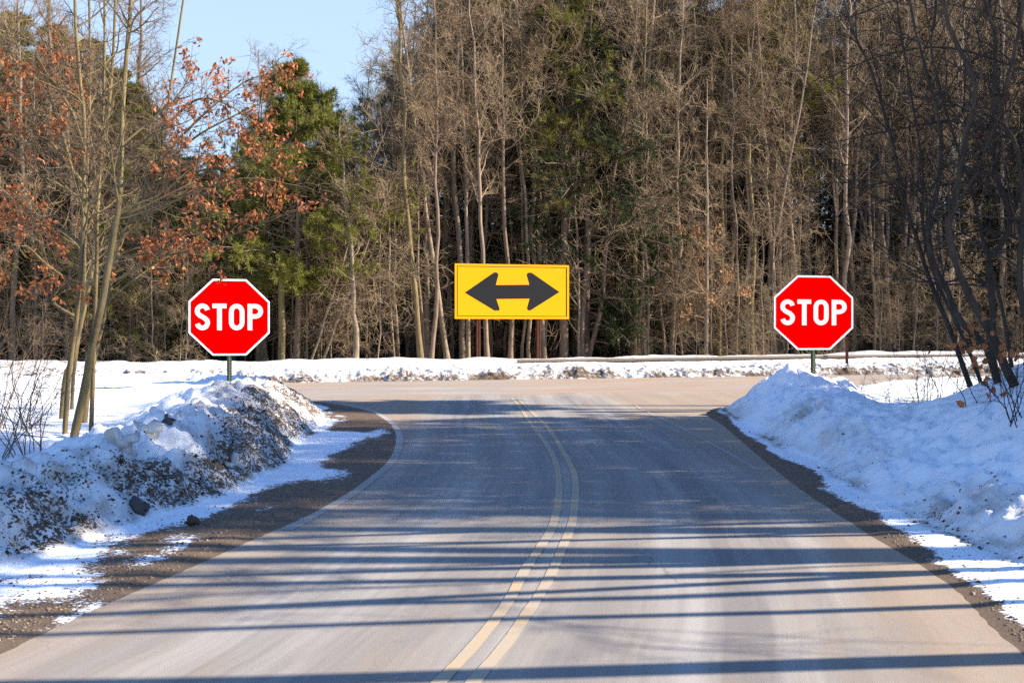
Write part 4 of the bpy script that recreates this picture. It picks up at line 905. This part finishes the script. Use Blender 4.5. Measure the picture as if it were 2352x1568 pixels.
# ------------------------------------------------------------------ trees right of the road, out of view, whose shadows lie over it
def shadow_row():
    cot = 1 / math.tan(el); sx, sy = -cot * math.cos(bk), cot * math.sin(bk)
    poles = [(8.95, 8.3, .05), (7.25, 10.5, .025), (8.1, 9.6, .03), (7.78, 8.0, .075), (7.50, 8.6, .085), (7.02, 7.6, .06), (6.76, 9.2, .075), (6.18, 8.4, .06), (5.42, 7.4, .12), (8.6, 9.0, .04), (9.3, 8.6, .06)]
    for k, (D, xt, r) in enumerate(poles):
        lx, ly = -.10 - .03 * (k % 3), -.20 - .07 * ((k * 3) % 4); zz = xt / -(sx + lx); yt = D - (sy + ly) * zz
        H = 12.5; pr = set_mat(bare_tree(500 + k, H, r, limbs=16, subs=6, twigs=4, fine=1, t0=(.6, .34, .5, .42)[k % 4], limb_len=2.4, lean=(lx, ly), wob=.05), M['bark_dark'], M['twig_dark'])
        plant('roadside_tree', pr, (xt, yt, HR(xt, yt)), 'tall leaning roadside tree right of the camera, seen only by its shadow', 'tree', 'roadside trees right of the camera')
    rg = random.Random(5)
    dense = [set_mat(bare_tree(520 + k, 9.0 + k, .12, limbs=34, subs=8, twigs=7, fine=2, t0=.12, limb_len=3.4, rmin=.008), M['bark_dark'], M['twig_dark']) for k in range(2)]
    ev = set_mat(pine(530, 9.5, .16, boughs=110, t0=.04, blen=.26, per=10, tufts=3, nb=8, L=.24, w=.04), M['bark_brown'], M['needle'])
    hp = set_mat(pine(531, 10.8, .13, boughs=70, t0=.72, blen=.20, per=10, tufts=3, nb=8, L=.24, w=.04), M['bark_brown'], M['needle'])
    rows = ((12.8, 8.4, 1.2, 3), (13.8, 9.6, 1.25, 3), (14.6, 8.6, 1.3, 3), (15.6, 10.0, 1.3, 3), (11.0, 11.2, .95, 0), (12.6, 12.0, 1.05, 1), (14.4, 12.8, 1.1, 2), (10.6, 13.6, .85, 0), (12.5, 14.6, .95, 1), (14.5, 15.6, 1.05, 2), (11.2, 16.2, .85, 0), (12.6, 17.6, 1.0, 1),
            (10.6, 18.6, .7, 1), (14.6, 18.8, 1.05, 2), (12.2, 20.0, .95, 0), (13.8, 21.2, .9, 2), (14.5, 23.9, 1.12, 3), (15.6, 25.2, 1.2, 3), (15.9, 11.2, 1.1, 0), (16.4, 14.0, 1.05, 1), (16.6, 17.4, 1.1, 0), (16.8, 20.4, 1.05, 1))
    for (x, y, sc, kd) in rows:
        plant('roadside_tree' if kd < 2 else 'pine_tree', dense[kd] if kd < 2 else (ev, hp)[kd - 2], (x, y, HR(x, y) - .05),
              'dark bushy tree on the rise beyond the right border' if kd < 2 else 'green pine on the rise beyond the right border', 'tree', 'trees on the rise beyond the right border', rg.uniform(0, 6.28), (0, 0), (sc * 1.7, sc * 1.7, sc) if kd == 3 else sc)
shadow_row()

# ------------------------------------------------------------------ debris, clods and chunks
def lumps(rng, pos, size, squash=0.7):
    oc = np.array([(1, 0, 0), (0, 1, 0), (-1, 0, 0), (0, -1, 0), (0, 0, 1), (0, 0, -1)], float); N = len(pos)
    sc = size[:, None, None] * rng.uniform(.55, 1.3, (N, 6, 1)) * np.array([1, 1, squash]); a = rng.uniform(0, 6.28, N); c, s = np.cos(a), np.sin(a)
    v = oc[None] * sc; V = np.stack([v[..., 0] * c[:, None] - v[..., 1] * s[:, None], v[..., 0] * s[:, None] + v[..., 1] * c[:, None], v[..., 2]], -1) + pos[:, None, :]
    f = np.array([(0, 1, 4), (1, 2, 4), (2, 3, 4), (3, 0, 4), (1, 0, 5), (2, 1, 5), (3, 2, 5), (0, 3, 5)])
    return V.reshape(-1, 3), (np.arange(N)[:, None, None] * 6 + f[None]).reshape(-1, 3)
M['clod'] = twig_mat('earth_clods', (0.022, 0.015, 0.010), (0.12, 0.08, 0.05))
M['stone'] = twig_mat('road_gravel', (0.07, 0.05, 0.035), (0.29, 0.215, 0.15))
M['ice'] = flat('dirty_ice', (0.60, 0.56, 0.50), .6, .3, .25, 9)
M['rock'] = flat('dark_wet_rock', (0.07, 0.06, 0.055), .7, .3, .5, 14)
rng = np.random.default_rng(42)
def scatter(side, n, x0, x1, y0, y1, which, pw=1.0):
    u = rng.uniform(0, 1, n); y = 1 / (1 / y0 + u * (1 / y1 - 1 / y0)); x = rng.uniform(x0, x1, n)
    z, d, g = terrain(x, y, side); f = d if which == 'dirt' else g * (z > .004)
    k = rng.uniform(0, 1, n) < np.clip(f, 0, 1) ** pw * (1 if which == 'gravel' else (g < .5)); return np.stack([x, y, z], -1)[k]
c1 = np.vstack([scatter(-1, 70000, -6, -2, 5.5, 26, 'dirt', 2.6), scatter(1, 22000, 2.9, 6, 5.5, 26, 'dirt', 2.0)])
tag(link('dirt_clods', np_mesh('dirt_clods', *lumps(rng, c1, np.abs(rng.normal(0, .0075, len(c1))) * (1 + 0.9 * (rng.uniform(0, 1, len(c1)) > .965)) + .003), False), M['clod']), 'earth clods thrown over the snow banks', 'dirt', None, 'stuff')
c2 = np.vstack([scatter(-1, 26000, -4.4, -1.2, 5, 24, 'gravel', 1.0), scatter(1, 16000, 2.4, 4.6, 5, 24, 'gravel', 1.0)])
tag(link('gravel', np_mesh('gravel', *lumps(rng, c2, np.abs(rng.normal(0, .007, len(c2))) + .003), False), M['stone']), 'loose gravel along both shoulders', 'gravel', None, 'stuff')
def chunk(px, py, z, r, mat, name, label, cat, seed, side=-1, sq=.7):
    x, y, _ = G(px, py, z); rg = np.random.default_rng(seed); bm = bmesh.new(); bmesh.ops.create_icosphere(bm, subdivisions=3, radius=r)
    off = rg.uniform(0, 50)
    for v in bm.verts:
        a, b, c = v.co / r; n_ = fbm(np.array([a * 1.6 + c + off]), np.array([b * 1.6 - c * .9 + off]), seed, 4)[0]; v.co *= max(.35, 1 + 1.9 * n_); v.co.z *= sq
    o = link(name, bm_mesh(name, bm, mat, True)); o.location = (x, y, (HL if side < 0 else HR)(x, y) + r * .15); tag(o, label, cat, 'lumps on the ploughed snow')
chunk(316, 1098, .36, .075, M['rock'], 'rock', 'dark wet rock stuck in the face of the left snow bank', 'rock', 1, -1, 1.0)
chunk(440, 1172, .12, .06, M['clod'], 'earth_clod', 'brown earth clod lying at the foot of the left snow bank', 'clod', 2)
chunk(334, 990, .60, .09, M['ice'], 'ice_chunk', 'dirty ice chunk perched on the crest of the left snow bank', 'ice chunk', 3)
chunk(272, 1015, .55, .12, M['ice'], 'ice_chunk', 'larger dirty ice chunk on the left bank beside the tree clump', 'ice chunk', 4)
chunk(385, 977, .62, .055, M['rock'], 'rock', 'small dark rock on the crest of the left snow bank', 'rock', 5)
chunk(536, 1020, .38, .12, M['ice'], 'ice_chunk', 'dirty ice chunk high on the far part of the left bank', 'ice chunk', 6)
chunk(345, 848, .5, .22, M['ice'], 'ice_chunk', 'tan ice block on top of the far snow ridge at left', 'ice chunk', 7)
